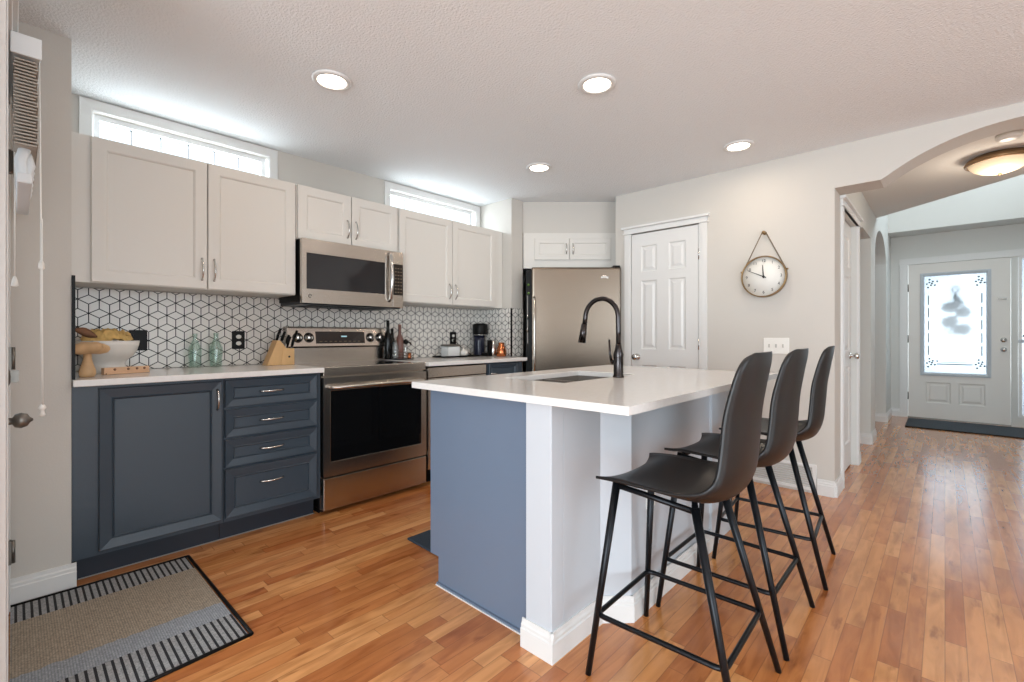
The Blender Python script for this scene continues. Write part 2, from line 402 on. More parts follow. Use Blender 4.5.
# pantry wall: door hole, then the header with its arch
g = G(); f = FY(PY, -2.28, 0)
g.cells(f, 1.72, H, .12, [(.165, .79, 0, 2.055)])
struct(g.build('wall_pantry', WALL))
g = G(); g.box(-2.25, -2.17, PY+.12, 4.9, 0, H); struct(g.build('wall_pantry_side', WALL))
T = .23; xa, xb = -.31, .97; zc = 2.36-1.04
def zlow(x):
    if x <= xa or x >= xb: return 2.147
    return zc+math.sqrt(1.04**2-(x-(xa+xb)/2)**2)
xs = [HX, xa]+[xa+(xb-xa)*i/40 for i in range(1, 41)]+[1.3]
g = G()
for a, b in zip(xs[:-1], xs[1:]):
    g.quad((a, PY, zlow(a)), (b, PY, zlow(b)), (b, PY, H), (a, PY, H)); g.quad((a, PY+T, zlow(a)), (b, PY+T, zlow(b)), (b, PY+T, H), (a, PY+T, H))
    g.quad((a, PY, zlow(a)), (b, PY, zlow(b)), (b, PY+T, zlow(b)), (a, PY+T, zlow(a)))
g.box(1.3, 3.6, PY, PY+T, 0, H)
g.box(HX-.12, HX, PY+.12, PY+T+.05, 0, H)
struct(g.build('wall_header', WALL))
# hall left wall
g = G(); f = FX(HX, 4.16, 0)
def hall_wall():
    Y0 = 4.16; top = 5.0
    ya, yb, zs, zt = 6.42, 7.72, 2.02, 2.36
    def zl(y):
        if y <= ya or y >= yb: return 0
        k = (y-(ya+yb)/2)/((yb-ya)/2); return zs+(zt-zs)*math.sqrt(max(0, 1-k*k))
    g.cells(f, 6.42-Y0, top, .12, [(4.2-Y0, 4.98-Y0, 0, 2.07), (5.13-Y0, 6.03-Y0, 0, 2.13)])
    ys = [ya+(yb-ya)*(1-math.cos(math.pi*i/32))/2 for i in range(33)]
    for a, b in zip(ys[:-1], ys[1:]):
        za = max(zl(a), zs); zb = max(zl(b), zs)
        for x in (HX, HX-.12): g.quad((x, a, za), (x, b, zb), (x, b, top), (x, a, top))
        g.quad((HX, a, za), (HX, b, zb), (HX-.12, b, zb), (HX-.12, a, za))
    g.box(HX-.12, HX, yb, FYW, 0, top)
    g.quad((HX, ya, 0), (HX, ya, zs), (HX-.12, ya, zs), (HX-.12, ya, 0))
hall_wall(); struct(g.build('wall_hall', FOYER))
g = G(); g.box(-1.4, -1.3, 4.11, 8.42, 0, H); g.box(-1.3, -.68, 6.1, 6.3, 0, H); g.box(-1.3, -.68, 5.02, 5.1, 0, H); struct(g.build('wall_side_room', FOYER))
g = G(); f = Fr((1.25, 8.42, 0), (0, -1, 0), N=(-1, 0, 0)); g.cells(f, 4.31, 5.0, .1, [(.55, 2.5, 3.4, 4.6)]); struct(g.build('wall_hall_right', FOYER))
# front wall, bulkhead
g = G(); f = FY(FYW, -1.4, 0); g.cells(f, 2.75, 2.56, .12, [(-.375+1.4, .60+1.4, 0, 2.10), (.66+1.4, 1.05+1.4, .12, 2.10)])
struct(g.build('wall_front', FOYER))
g = G(); g.box(HX, 1.25, 8.0, 8.54, 2.5, 5.0); struct(g.build('wall_bulkhead', FOYER))
d0 = Vector((1.25, 4.88, 0)); d1 = Vector((-.56, 6.585, 0)); f = Fr(d0, d1-d0); g = G(); g.fbox(f, 0, (d1-d0).length, H+.1, 5.0, 0, .1); struct(g.build('wall_stair', FOYER))

# ------------------------------------------------------------------ baseboards and casings
def skirting(name, fr, L, h=.11, t=.014):
    g = G(); g.prism(Fr(fr.O, fr.N, fr.V, fr.U), [(0, 0), (t+.002, 0), (t+.002, h*.66), (t-.002, h*.70), (t-.002, h*.80), (t*.55, h*.86), (t*.5, h), (0, h)], 0, L)
    return struct(g.build(name, TRIM))
skirting('baseboard_pier', FX(-2.84, -.03), .218)
skirting('baseboard_pantry', FY(PY, -1.43), .31)
skirting('baseboard_pantry', FY(PY, -.66), .10)
skirting('baseboard_hall', FX(HX, PY), .26)
skirting('baseboard_hall', FX(HX, 5.05), .08); skirting('baseboard_hall', FX(HX, 6.03), .39); skirting('baseboard_hall', FX(HX, 7.72), .70)
skirting('baseboard_hall', FY(6.03, -.68), .12)
for o in bpy.data.objects:
    pass
skirting('baseboard_hall', FY(6.1, -1.3), .62)
skirting('baseboard_hall', FY(7.72, -.68), .12)
skirting('baseboard_front', FY(FYW, HX), .14)

def casing(name, fr, u0, u1, top, w=.085, t=.018, head=True, z0=0):
    g = G()
    prof = [(0, t*.5), (.012, t), (w*.55, t*.85), (w, t)]
    for a, s_ in ((u0, -1), (u1, 1)):
        lo, hi = (a-w, a) if s_ < 0 else (a, a+w)
        g.fbox(fr, lo, hi, z0, top, 0, t*.8); g.fbox(fr, lo+.02, hi-.02, z0, top, t*.8, t)
    g.fbox(fr, u0-w-.005, u1+w+.005, top, top+w*.72, 0, t)
    if head:
        g.fbox(fr, u0-w-.012, u1+w+.012, top, top+.012, 0, t+.008)
        g.fbox(fr, u0-w-.022, u1+w+.022, top+w*.72, top+w*.72+.02, 0, t+.02)
    else: g.fbox(fr, u0-w-.005, u1+w+.005, top+w*.7, top+w, 0, t)
    return struct(g.build(name, TRIM, bevel=.002))
casing('trim_1', FY(PY), -2.113, -1.492, 2.055, w=.066)
casing('trim_2', FX(HX), 4.2, 4.98, 2.07, w=.075)
casing('trim_3', FY(FYW), -.375, 1.05, 2.10, w=.085, head=False)
casing('trim_4', Fr((-2.84, -.032, 0), (1, 0, 0), N=(0, 1, 0)), .09, .93, 2.06, w=.07, t=.02)

# ------------------------------------------------------------------ doors
def paneled(g, fr, u0, v0, w, h, t, panels, k=1.0):
    f2 = Fr(fr.p(u0, v0, t), fr.U, fr.V, fr.N)
    g.cells(f2, w, h, t, [(a-u0, b-u0, c-v0, d-v0) for a, b, c, d in panels], back=False)
    for a, b, c, d in panels:
        g.rings(fr, a, c, b-a, d-c, [(0, t), (.010*k, t-.009), (.024*k, t-.009), (.042*k, t-.002)])
def knob(g, fr, u, v, n, r=.028):
    ax = Fr(fr.p(u, v, n), fr.U, fr.V, fr.N)
    g.lathe(None, [(0.0001, 0), (r*1.05, 0), (r*1.05, .006), (.011, .012), (.010, .032), (r*.8, .038), (r, .05), (r*.9, .062), (r*.5, .068), (.0001, .069)], 20, axis=ax)
f = FY(PY+.03)
g = G(); x0, x1 = -2.108, -1.497
cw = (-1.999-.015, -1.883+.015, -1.754, -1.622)
pn = []
for a, b in ((-2.015, -1.865), (-1.755, -1.605)):
    pn += [(a, b, 1.70, 1.935), (a, b, 1.0, 1.62), (a, b, .22, .86)]
paneled(g, f, x0, .012, x1-x0, 2.035, .035, pn)
d = struct(g.build('door_1', TRIM))
g = G(); knob(g, f, -2.052, .93, .035); g.build('door_knob', CHROME, d)
for z in (.25, 1.05, 1.80): g = G(); g.cyl(f.p(-1.492, z-.045, .04), f.p(-1.492, z+.045, .04), .006, n=10); g.build('hinge', CHROME, d)

# hall side door, seen edge on
f = FX(HX-.075)
g = G(); pn = []
for a, b in ((4.30, 4.53), (4.65, 4.88)): pn += [(a, b, 1.70, 1.95), (a, b, 1.0, 1.62), (a, b, .22, .86)]
paneled(g, f, 4.205, .012, .77, 2.05, .035, pn); d = struct(g.build('door_3', TRIM))
g = G(); knob(g, f, 4.90, .95, .035); g.build('door_knob', CHROME, d)
for z in (.3, 1.8): g = G(); g.cyl(f.p(4.215, z-.045, .04), f.p(4.215, z+.045, .04), .006, n=10); g.build('hinge', CHROME, d)

# front door
f = FY(FYW+.04)
g = G(); gx0, gx1, gz0, gz1 = -.235, .415, .60, 1.955
u0 = -.370; W_ = .965; t = .045
f2 = Fr(f.p(u0, .015, t), f.U, f.V, f.N)
pl = [(-.19, .055, .22, .50), (.13, .375, .22, .50)]
g.cells(f2, W_, 2.08, t, [(a-u0, b-u0, c-.015, e-.015) for a, b, c, e in pl+[(gx0+.02, gx1-.02, gz0+.02, gz1-.02)]], back=False)
for a, b, c, e in pl: g.rings(f, a, c, b-a, e-c, [(0, t), (.012, t-.01), (.03, t-.01), (.05, t-.002)])
d = struct(g.build('door_2', mat('front_door_paint', (222, 218, 212), .4)))
g = G(); g.rings(f, gx0-.012, gz0-.012, gx1-gx0+.024, gz1-gz0+.024, [(0, t), (0, t+.012), (.018, t+.016), (.04, t+.006), (.045, t-.02)], cap=False); g.build('glass_frame', LEDGE, d)
g = G(); g.fbox(f, gx0+.02, gx1-.02, gz0+.02, gz1-.02, .012, .016); gp = g.build('glass_pane', FROST, d)
# etched border lines and corner sprays, a raised line work on the pane
g = G(); n = .018
def line(a, b, w=.006):
    w = w*1.7 
    (x, z), (x2, z2) = a, b
    if abs(x-x2) < 1e-6: g.fbox(f, x-w/2, x+w/2, min(z, z2), max(z, z2), .016, n)
    else: g.fbox(f, min(x, x2), max(x, x2), z-w/2, z+w/2, .016, n)
for x in (-.165, .345):
    for k in range(5): line((x, .86+k*.17), (x, .99+k*.17), .007)
line((-.08, .745), (.26, .745), .008); line((-.05, .77), (.23, .77), .004)
for sx, cx in ((1, -.14), (-1, .33)):
    for cz in (.76, 1.83):
        for k in range(9):
            a = k*2.4; r = .012+.007*k; g.lathe(None, [(.0001, 0), (.012, .0005), (.012, .002), (.0001, .0022)], 8, axis=Fr(f.p(cx+r*math.cos(a), cz+r*math.sin(a), .016), f.U, f.V, f.N))
g.build('etched_border', ETCH, gp)
g = G(); knob(g, f, .535, .95, t, .027); g.build('door_knob', CHROME, d)
g = G(); g.lathe(None, [(.03, 0), (.03, .012), (.02, .018), (.0001, .02)], 20, axis=Fr(f.p(.535, 1.07, t), f.U, f.V, f.N)); g.build('deadbolt', CHROME, d)
g = G(); g.fbox(f, .485, .56, 1.575, 1.592, t, t+.012); g.build('door_viewer', GREYM, d)
for z in (.3, 1.08, 1.78): g = G(); g.cyl(f.p(-.373, z-.05, .05), f.p(-.373, z+.05, .05), .007, n=10); g.build('hinge', GREYM, d)
g = G(); g.fbox(f, -.375, .60, 0, .014, -.02, .06); g.build('threshold', GREYM, d)
# spray of flowers hanging against the glass outside
t0 = thing('flower_hanging', (.09, FYW+.06, 1.0), 'grey spray of four blossoms hung from a ring on the glazed front door', 'door hanging')
nf = -.012
g = G(); ring = [f.p(.10+.032*math.cos(a), 1.735+.042*math.sin(a), nf) for a in [2*math.pi*i/20 for i in range(20)]]; g.tube(ring, .008, 8, True); g.build('ring', GREYM, t0)
g = G(); g.tube([f.p(.10, 1.69, nf), f.p(.10, 1.63, nf), f.p(.115, 1.53, nf), f.p(.11, 1.40, nf), f.p(.09, 1.20, nf), f.p(.095, 1.0, nf)], [.014, .026, .02, .012, .006, .003], 8)
for k in range(3): g.tube([f.p(.11, 1.66, nf), f.p(.14+.015*k, 1.56, nf), f.p(.15+.025*k, 1.48, nf)], .007, 6)
g.build('stem', FLOWG, t0)
for cx, cz, r_ in ((.043, 1.50, .072), (.179, 1.426, .068), (.048, 1.31, .078), (.172, 1.207, .076)):
    g = G()
    for k in range(26):
        a = k*2.4; q = r_*math.sqrt(k/26)*.95
        g.lathe(None, [(.0001, -.003), (r_*.30, .001), (r_*.24, .006), (.0001, .009)], 10, axis=Fr(f.p(cx+q*math.cos(a)*1.05, cz+q*math.sin(a)*.95, nf-.003+.002*(k % 3)), f.U, f.V, f.N))
    g.build('blossom', FLOWG, t0)
g = G()
for k in range(16):
    random.seed(k+3); x = -.06+.24*random.random(); z = 1.07+.2*random.random()
    g.lathe(None, [(.0001, -.004), (.011, 0), (.0001, .004)], 6, axis=Fr(f.p(x, z, nf), f.U, f.V, f.N)); g.tube([f.p(x, z, nf), f.p(.07, z+.12, nf)], .003, 5)
g.build('berries', FLOWG, t0)
# sidelight beside the front door
g = G(); g.rings(f, .66, .12, .39, 1.98, [(0, .05), (.03, .05), (.03, .0)], cap=False); wdw = struct(g.build('window_3', TRIM))
g = G(); g.fbox(f, .69, 1.02, .15, 2.07, .012, .016); g.build('glass_pane', FROST, wdw)
g = G(); g.fbox(f, .66, 1.05, 1.035, 1.075, .02, .055); g.build('rail', LEDGE, wdw)
g = G(); g.lathe(None, [(.0001, 0), (.055, .004), (.05, .012), (.0001, .014)], 16, sx=1, sy=.5, axis=Fr(f.p(.75, 1.12, .018), f.U, f.V, f.N)); g.build('etched_leaf', ETCH, wdw)

# door at the left edge (leaf nearly edge on), blind and cords
f = Fr((-2.84, -.062, 0), (1, 0, 0), N=(0, 1, 0))
g = G(); g.cells(Fr(f.p(.093, .012, .035), f.U, f.V, f.N), .834, 2.045, .045, [(.14, .69, .9, 1.9)])
d = struct(g.build('door_4', TRIM))
g = G(); g.fbox(f, .233, .783, .91, 1.91, .005, .015); g.build('glass_pane', PANE, d)
g = G(); ax = Fr(f.p(.855, .872, .035), f.U, f.V, f.N)
g.lathe(None, [(.0001, 0), (.028, 0), (.028, .006), (.011, .010), (.010, .022), (.019, .027), (.023, .040), (.018, .053), (.008, .058), (.004, .064), (.0001, .065)], 20, axis=ax); g.build('door_knob', GREYM, d)
g = G(); g.lathe(None, [(.0001, 0), (.03, 0), (.03, .012), (.018, .018), (.0001, .02)], 20, axis=Fr(f.p(.855, 1.0, .035), f.U, f.V, f.N)); g.fbox(f, .848, .862, .985, 1.02, .05, .07); g.build('deadbolt', GREYM, d)
for z in (.25, 1.03, 1.82):
    g = G(); g.fbox(f, .072, .112, z-.045, z+.045, .044, .053); g.cyl(f.p(.092, z-.045, .057), f.p(.092, z+.045, .057), .007, n=10); g.build('hinge', GREYM, d)
t0 = thing('window_blind', (-2.4, 0.0, 1.6), 'raised blind with bunched slats and pull cords hanging on the door at left edge', 'blind')
g = G(); g.fbox(f, .16, .74, 2.0, 2.055, .055, .118); g.fbox(f, .738, .744, 1.995, 2.06, .052, .121); g.build('headrail', BLIND, t0, bevel=.004)
g = G()
for k in range(26): g.fbox(f, .17, .73, 1.72+k*.0105, 1.7245+k*.0105, .060+.002*math.sin(k*2.1), .110+.003*math.sin(k*1.7))
g.build('slats', BLINDW, t0)
g = G()
for k in range(12):
    a = k*.05
    g.tube([f.p(.18+a*.9, 1.725, .085), f.p(.18+a*.9+.01, 1.68, .095-.02*(k % 2)), f.p(.18+a*.9, 1.63-.01*(k % 3), .08)], .016, 6)
g.fbox(f, .17, .73, 1.60, 1.632, .065, .100)
g.build('bottom_rail', BLIND, t0, bevel=.004)
g = G(); g.tube([f.p(.70, 2.0, .116), f.p(.70, 1.5, .120), f.p(.69, 1.2, .120), f.p(.70, .895, .122)], .0022, 6); g.tube([f.p(.70, 1.5, .122), f.p(.715, 1.2, .122), f.p(.705, .895, .124)], .0022, 6)
g.lathe(None, [(.004, 0), (.009, .004), (.005, .014), (.005, .02), (.010, .027), (.006, .036), (.003, .04)], 12, axis=Fr(f.p(.702, .86, .123), f.U, f.N, (0, 0, 1)))
g.lathe(None, [(.004, 0), (.008, .004), (.007, .02), (.003, .03)], 12, axis=Fr(f.p(.70, 1.335, .121), f.U, f.N, (0, 0, 1)))
g.build('pull_cord', PLATE, t0)
g = G(); g.tube([f.p(.62, 2.0, .062), f.p(.62, 1.31, .062)], .002, 6); g.lathe(None, [(.004, 0), (.009, .004), (.007, .022), (.003, .034)], 12, axis=Fr(f.p(.62, 1.28, .062), f.U, f.N, (0, 0, 1))); g.build('pull_cord', PLATE, t0)

# ------------------------------------------------------------------ clerestory windows
def clerestory(name, y0, y1):
    z0, z1 = 2.10, 2.375; f = FX(WA)
    g = G(); g.rings(f, y0-.06, z0-.06, y1-y0+.12, z1-z0+.115, [(0, 0), (0, .016), (.05, .016), (.055, .012), (.06, -.005)], cap=False)
    w_ = struct(g.build(name, TRIM))
    g = G(); g.rings(f, y0+.001, z0+.001, y1-y0-.002, z1-z0-.002, [(0, -.06), (0, -.045), (.028, -.045), (.028, -.07)], cap=False); g.build('window_frame', VINYL, w_)
    g = G(); n_ = 6
    for k in range(1, n_): yy = y0+.028+(y1-y0-.056)*k/n_; g.fbox(f, yy-.004, yy+.004, z0+.02, z1-.02, -.062, -.056)
    g.fbox(f, y0+.02, y1-.02, z1-.045, z1-.039, -.062, -.056); g.build('grille', GRIDM, w_)
    g = G(); g.fbox(f, y0+.02, y1-.02, z0+.02, z1-.02, -.072, -.068); g.build('glass_pane', PANE, w_)
clerestory('window_1', .30, 1.21); clerestory('window_2', 2.19, 3.165)

# ------------------------------------------------------------------ tiled backsplash (rhombus tiles on dark grout)
def tiles(g, fr, w, h, s=.047, gap=.0022, ou=0, ov=0):
    r3 = math.sqrt(3)/2*s
    def clip(poly, ax, lim, keep_less):
        out = []
        for i in range(len(poly)):
            a, b = poly[i-1], poly[i]
            ia = (a[ax] <= lim) if keep_less else (a[ax] >= lim); ib = (b[ax] <= lim) if keep_less else (b[ax] >= lim)
            if ia != ib:
                t = (lim-a[ax])/(b[ax]-a[ax]); out.append((a[0]+(b[0]-a[0])*t, a[1]+(b[1]-a[1])*t))
            if ib: out.append(b)
        return out
    rows = int(h/(1.5*s))+3; cols = int(w/(2*r3))+3
    for j in range(-1, rows):
        for i in range(-1, cols):
            cx = i*2*r3+(r3 if j % 2 else 0)-ou; cy = j*1.5*s-ov
            V = lambda a: (cx+s*math.cos(R(a)), cy+s*math.sin(R(a)))
            c = (cx, cy)
            for q in ([c, V(30), V(90), V(150)], [c, V(150), V(210), V(270)], [c, V(270), V(330), V(30)]):
                mx = sum(p[0] for p in q)/4; my = sum(p[1] for p in q)/4
                k = 1-gap/(s*.5)
                q = [(mx+(p[0]-mx)*k, my+(p[1]-my)*k) for p in q]
                for ax, lim, kl in ((0, .001, False), (0, w-.001, True), (1, .001, False), (1, h-.001, True)):
                    q = clip(q, ax, lim, kl) if q else q
                if len(q) >= 3: g.quad(*[fr.p(u, v, .0075) for u, v in q])
g = G(); f = FX(WA, .166, .926)
g.mat(1).fbox(f, 0, 3.073, 0, .46, 0, .006); g.mat(0); tiles(g, f, 3.073, .46, s=.051, gap=.0026, ou=.02, ov=.012)
struct(g.build('wall_backsplash', [TILE, GROUT], weld=False))
g = G(); f = Fr((WA+.01, 3.24, .926), (1, 0, 0), N=(0, -1, 0)); g.mat(1).fbox(f, 0, .43, 0, .46, 0, .006); g.mat(0); tiles(g, f, .43, .46, s=.051, gap=.0026, ov=.012)
f = FX(-3.03, 3.242, .926); g.mat(1).fbox(f, 0, .155, 0, .46, 0, .006); g.mat(0); tiles(g, f, .155, .46, s=.051, gap=.0026, ov=.012)
g.mat(2).box(-3.032, -3.020, 3.228, 3.241, .926, 1.386)
struct(g.build('wall_backsplash_return', [TILE, GROUT, BLACK], weld=False))
g = G(); g.box(-2.842, -2.830, .172, .184, .926, 1.39); struct(g.build('trim_5', BLACK))

# ------------------------------------------------------------------ cabinets
def arch_handle(fr, u, v, L, vertical, parent, proj=.028, m=CHROME, r=.0045):
    pts = []
    for i in range(13):
        t = i/12; s_ = (t-.5)*L; n = proj*math.sin(math.pi*t)**.6
        pts.append(fr.p(u, v+s_, n) if vertical else fr.p(u+s_, v, n))
    g = G(); g.tube(pts, [r*1.5]+[r]*2+[r*1.15]*7+[r]*2+[r*1.5], 8); return g.build('handle', m, parent)
LOWR = [(0, 0), (0, .016), (.004, .020), (.045, .012), (.050, .0165), (.056, .007)]
UPR = [(0, 0), (0, .017), (.003, .019), (.056, .019), (.062, .016), (.066, .011)]
def front(fr, u0, v0, w_, h_, rs, m, parent, name='door'):
    g = G(); g.rings(fr, u0, v0, w_, h_, rs); return g.build(name, m, parent)
XD = -2.84; XT = -2.914      # base cabinet face frame plane, toe kick plane
fb = FX(XD)
# left base cabinet
t0 = thing('base_cabinet', (-3.15, .46, 0), 'slate blue base cabinet with one large door, beside the left wall end', 'cabinet', None)
g = G(); g.box(WA+.01, XD, .174, .765, .115, .893); g.build('carcass', NAVY, t0)
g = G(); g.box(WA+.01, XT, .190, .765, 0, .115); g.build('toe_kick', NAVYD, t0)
d = front(fb, .262, .135, .494, .745, LOWR, NAVY, t0); arch_handle(Fr(fb.p(0, 0, .018), fb.U, fb.V, fb.N), .733, .782, .105, True, d)
# drawer base
t0 = thing('drawer_cabinet', (-3.15, 1.03, 0), 'slate blue base cabinet with four stacked drawers, left of the range', 'cabinet')
g = G(); g.box(WA+.01, XD, .767, 1.295, .115, .893); g.build('carcass', NAVY, t0)
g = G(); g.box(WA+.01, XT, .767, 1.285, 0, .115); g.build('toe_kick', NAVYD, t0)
for z0, z1 in ((.735, .882), (.572, .722), (.412, .560), (.138, .400)):
    hh = z1-z0; rs = [(0, 0), (0, .016), (.003, .020), (min(.045, hh*.27), .012), (min(.045, hh*.27)+.004, .016), (min(.045, hh*.27)+.009, .008)]
    d = front(fb, .770, z0, .498, hh, rs, NAVY, t0, 'drawer'); arch_handle(Fr(fb.p(0, 0, .012), fb.U, fb.V, fb.N), 1.008, z0+hh*.5+(.03 if hh > .2 else 0), .125, False, d, proj=.024)
# shoe strip along the toe kick
g = G(); g.box(XT, XT+.004, .198, 1.29, 0, .004); struct(g.build('trim_6', mat('grey_caulk', (150, 146, 140), .6)))
g = G(); g.box(WA+.007, -2.79, .174, 1.300, .895, .925); tag(g.build('worktop', QUARTZ, bevel=.003), 'white quartz worktop to the left of the range, over the slate blue cabinets', 'worktop')
# right base cabinet past the dishwasher
t0 = thing('corner_cabinet', (-3.15, 2.95, 0), 'dark slate base cabinet between dishwasher and fridge, mostly hidden by the island', 'cabinet')
g = G(); g.box(WA+.01, XD, 2.712, 3.18, .115, .893); g.build('carcass', NAVY, t0)
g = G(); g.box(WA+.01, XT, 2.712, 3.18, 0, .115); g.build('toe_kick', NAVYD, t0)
d = front(fb, 2.745, .735, .36, .147, [(0, 0), (0, .016), (.003, .02), (.03, .012), (.034, .016), (.039, .008)], NAVY, t0, 'drawer')
d = front(fb, 2.745, .138, .36, .585, LOWR, NAVY, t0); arch_handle(Fr(fb.p(0, 0, .018), fb.U, fb.V, fb.N), 2.768, .62, .105, True, d)
arch_handle(Fr(fb.p(0, 0, .012), fb.U, fb.V, fb.N), 2.80, .80, .08, False, t0, proj=.024)
g = G(); g.box(WA+.007, -2.79, 2.092, 3.195, .895, .925); tag(g.build('worktop', QUARTZ, bevel=.003), 'white quartz worktop to the right of the range, running to the fridge', 'worktop')
# dishwasher
t0 = thing('dishwasher', (-3.15, 2.4, 0), 'stainless steel dishwasher front under the worktop, right of the range', 'dishwasher')
g = G(); g.box(WA+.02, -2.85, 2.098, 2.708, .1, .888); g.build('body', BLACK, t0)
g = G(); g.fbox(FX(-2.85), 2.104, 2.704, .12, .80, 0, .03); g.build('door', STEEL, t0, bevel=.003)
g = G(); g.fbox(FX(-2.85), 2.104, 2.704, .806, .882, 0, .03); g.build('control_panel', STEEL, t0, bevel=.003)
g = G(); g.tube([FX(-2.85).p(y, .775, n) for y, n in ((2.15, .03), (2.15, .055), (2.17, .065), (2.64, .065), (2.66, .055), (2.66, .03))], .009, 8); g.build('handle', STEEL, t0)
g = G(); g.box(WA+.02, -2.91, 2.10, 2.705, .0, .1); g.build('toe_kick', BLACK, t0)

# upper cabinets
def upper(y0, y1, z0, z1, doors, label, hz, x1=-3.152, name='wall_cabinet'):
    t0 = thing(name, ((WA+x1)/2, (y0+y1)/2, z0), label, 'cabinet')
    g = G(); g.box(WA+.009, x1, y0, y1, z0, z1); g.build('carcass', UPPER, t0)
    for (a, b, hy) in doors:
        d = front(FX(x1), a, z0+.004, b-a, z1-z0-.008, UPR, UPPER, t0); f_ = FX(x1+.018); arch_handle(f_, hy, hz, .125, True, d)
    return t0
upper(.174, 1.268, 1.390, 2.130, [(.262, .762, .737), (.768, 1.264, .798)], 'white double door wall cabinet at far left, above the bowl and bottles', 1.505)
upper(1.274, 2.050, 1.768, 2.130, [(1.280, 1.656, 1.628), (1.664, 2.044, 1.694)], 'short white double door wall cabinet above the microwave', 1.885)
t0 = upper(2.056, 3.236, 1.390, 2.130, [(2.062, 2.596, 2.566), (2.602, 3.130, 2.634)], 'white double door wall cabinet above the coffee maker, next to the fridge', 1.505)
# fridge cabinet (diagonal)
c = CF*4.57+CR*.57
t0 = thing('wall_cabinet', (c.x, c.y, 1.78), 'white double door cabinet set diagonally over the fridge', 'cabinet')
g = G(); g.fbox(fg, .112, 1.034, 1.785, 2.134, -.35, -.0); g.build('carcass', UPPER, t0)
for a, b, hu in ((.222, .560, .533), (.566, .970, .598)):
    d = front(fg, a, 1.868, b-a, .212, [(0, 0), (0, .015), (.003, .017), (.045, .017), (.052, .010)], UPPER, t0)
    arch_handle(Fr(fg.p(0, 0, .016), fg.U, fg.V, fg.N), hu, 1.975, .10, True, d, proj=.022)
# ------------------------------------------------------------------ fridge
ff = Fr(CF*4.37, CR, N=-CF)
c = CF*4.6+CR*.57
t0 = thing('refrigerator', (c.x, c.y, 0), 'stainless steel refrigerator standing diagonally in the kitchen corner', 'refrigerator')
g = G(); g.fbox(ff, .135, .945, .02, 1.74, -.52, 0); g.build('body', BLACK, t0)
g = G(); ru = [(0, .004), (0, .06), (.008, .07), (.02, .072)]; g.rings(ff, .185, .66, .825, 1.098, ru); g.build('door', FSTEEL, t0)
g = G(); g.rings(ff, .185, .06, .825, .59, ru); fzd = g.build('freezer_drawer', FSTEEL, t0)
g = G(); g.tube([ff.p(.205, .72, .07), ff.p(.205, .74, .11), ff.p(.205, .95, .122), ff.p(.205, 1.25, .122), ff.p(.205, 1.46, .11), ff.p(.205, 1.48, .07)], .011, 10); g.build('handle', STEEL, t0)
g = G(); g.tube([ff.p(.26, .585, .07), ff.p(.28, .585, .115), ff.p(.92, .585, .115), ff.p(.94, .585, .07)], .011, 10); g.build('handle', STEEL, t0)
g = G(); g.fbox(ff, .94, 1.005, 1.758, 1.776, -.02, .06); g.build('hinge_cover', BLACK, t0, bevel=.004)
g = G()
for k in range(5): g.fbox(ff, .825+k*.014, .835+k*.014, 1.655+.004*math.sin(k), 1.672+.004*math.sin(k), .072, .0735)
g.tube([ff.p(.81, 1.662, .073), ff.p(.85, 1.682, .073), ff.p(.90, 1.668, .073)], .002, 6)
g.build('emblem', CHROME, t0)
g = G(); g.box(0, .02, 0, .02, 0, .02)
t1 = thing('hook_strip', tuple(ff.p(.15, 1.2, .01)), 'small metal hooks with green clips on the dark left side of the fridge', 'hook')
g = G(); g.fbox(ff, .143, .150, 1.05, 1.50, .002, .010); g.build('strip', GREYM, t1)
for z in (1.18, 1.30): g = G(); g.tube([ff.p(.146, z, .01), ff.p(.146, z-.02, .035), ff.p(.146, z+.02, .04)], .006, 8); g.build('hook', CHROME, t1)
for z in (1.52, 1.60): g = G(); g.lathe(None, [(.0001, -.01), (.012, 0), (.0001, .012)], 8, axis=Fr(ff.p(.155, z, .02), ff.U, ff.V, ff.N)); g.build('clip', GREEN, t1)

# ------------------------------------------------------------------ range
t0 = thing('range', (-3.15, 1.69, 0), 'freestanding stainless steel electric range with black glass oven door', 'range')
ya, yb = 1.306, 2.084; fr_ = FX(-2.855)
g = G(); g.box(-3.44, -2.855, ya, yb, .03, .905); g.build('body', STEEL, t0)
g = G(); g.box(-3.44, -2.90, ya+.005, yb-.005, 0, .03); g.build('base', BLACK, t0)
g = G(); g.mat(0).box(-3.40, -2.87, ya+.006, yb-.006, .905, .921); g.build('cooktop', BLACKG, t0, bevel=.003)
g = G(); g.fbox(fr_, ya, yb, .868, .925, 0, .035); g.build('front_strip', STEEL, t0, bevel=.004)
g = G(); g.cells(Fr(fr_.p(ya, .240, .04), fr_.U, fr_.V, fr_.N), yb-ya, .618, .03, [(.045, yb-ya-.045, .09, .535)], back=False); od = g.build('oven_door', STEEL, t0, bevel=.002)
g = G(); g.fbox(fr_, ya+.044, yb-.044, .329, .776, .02, .038); g.build('oven_window', BLACKG, od)
g = G(); g.tube([fr_.p(ya+.04, .80, .04), fr_.p(ya+.04, .80, .075), fr_.p(ya+.06, .80, .088), fr_.p(yb-.06, .80, .088), fr_.p(yb-.04, .80, .075), fr_.p(yb-.04, .80, .04)], .012, 10); g.build('handle', STEEL, od)
g = G(); g.fbox(fr_, ya, yb, .032, .230, .0, .04); g.build('storage_drawer', STEEL, t0, bevel=.004)
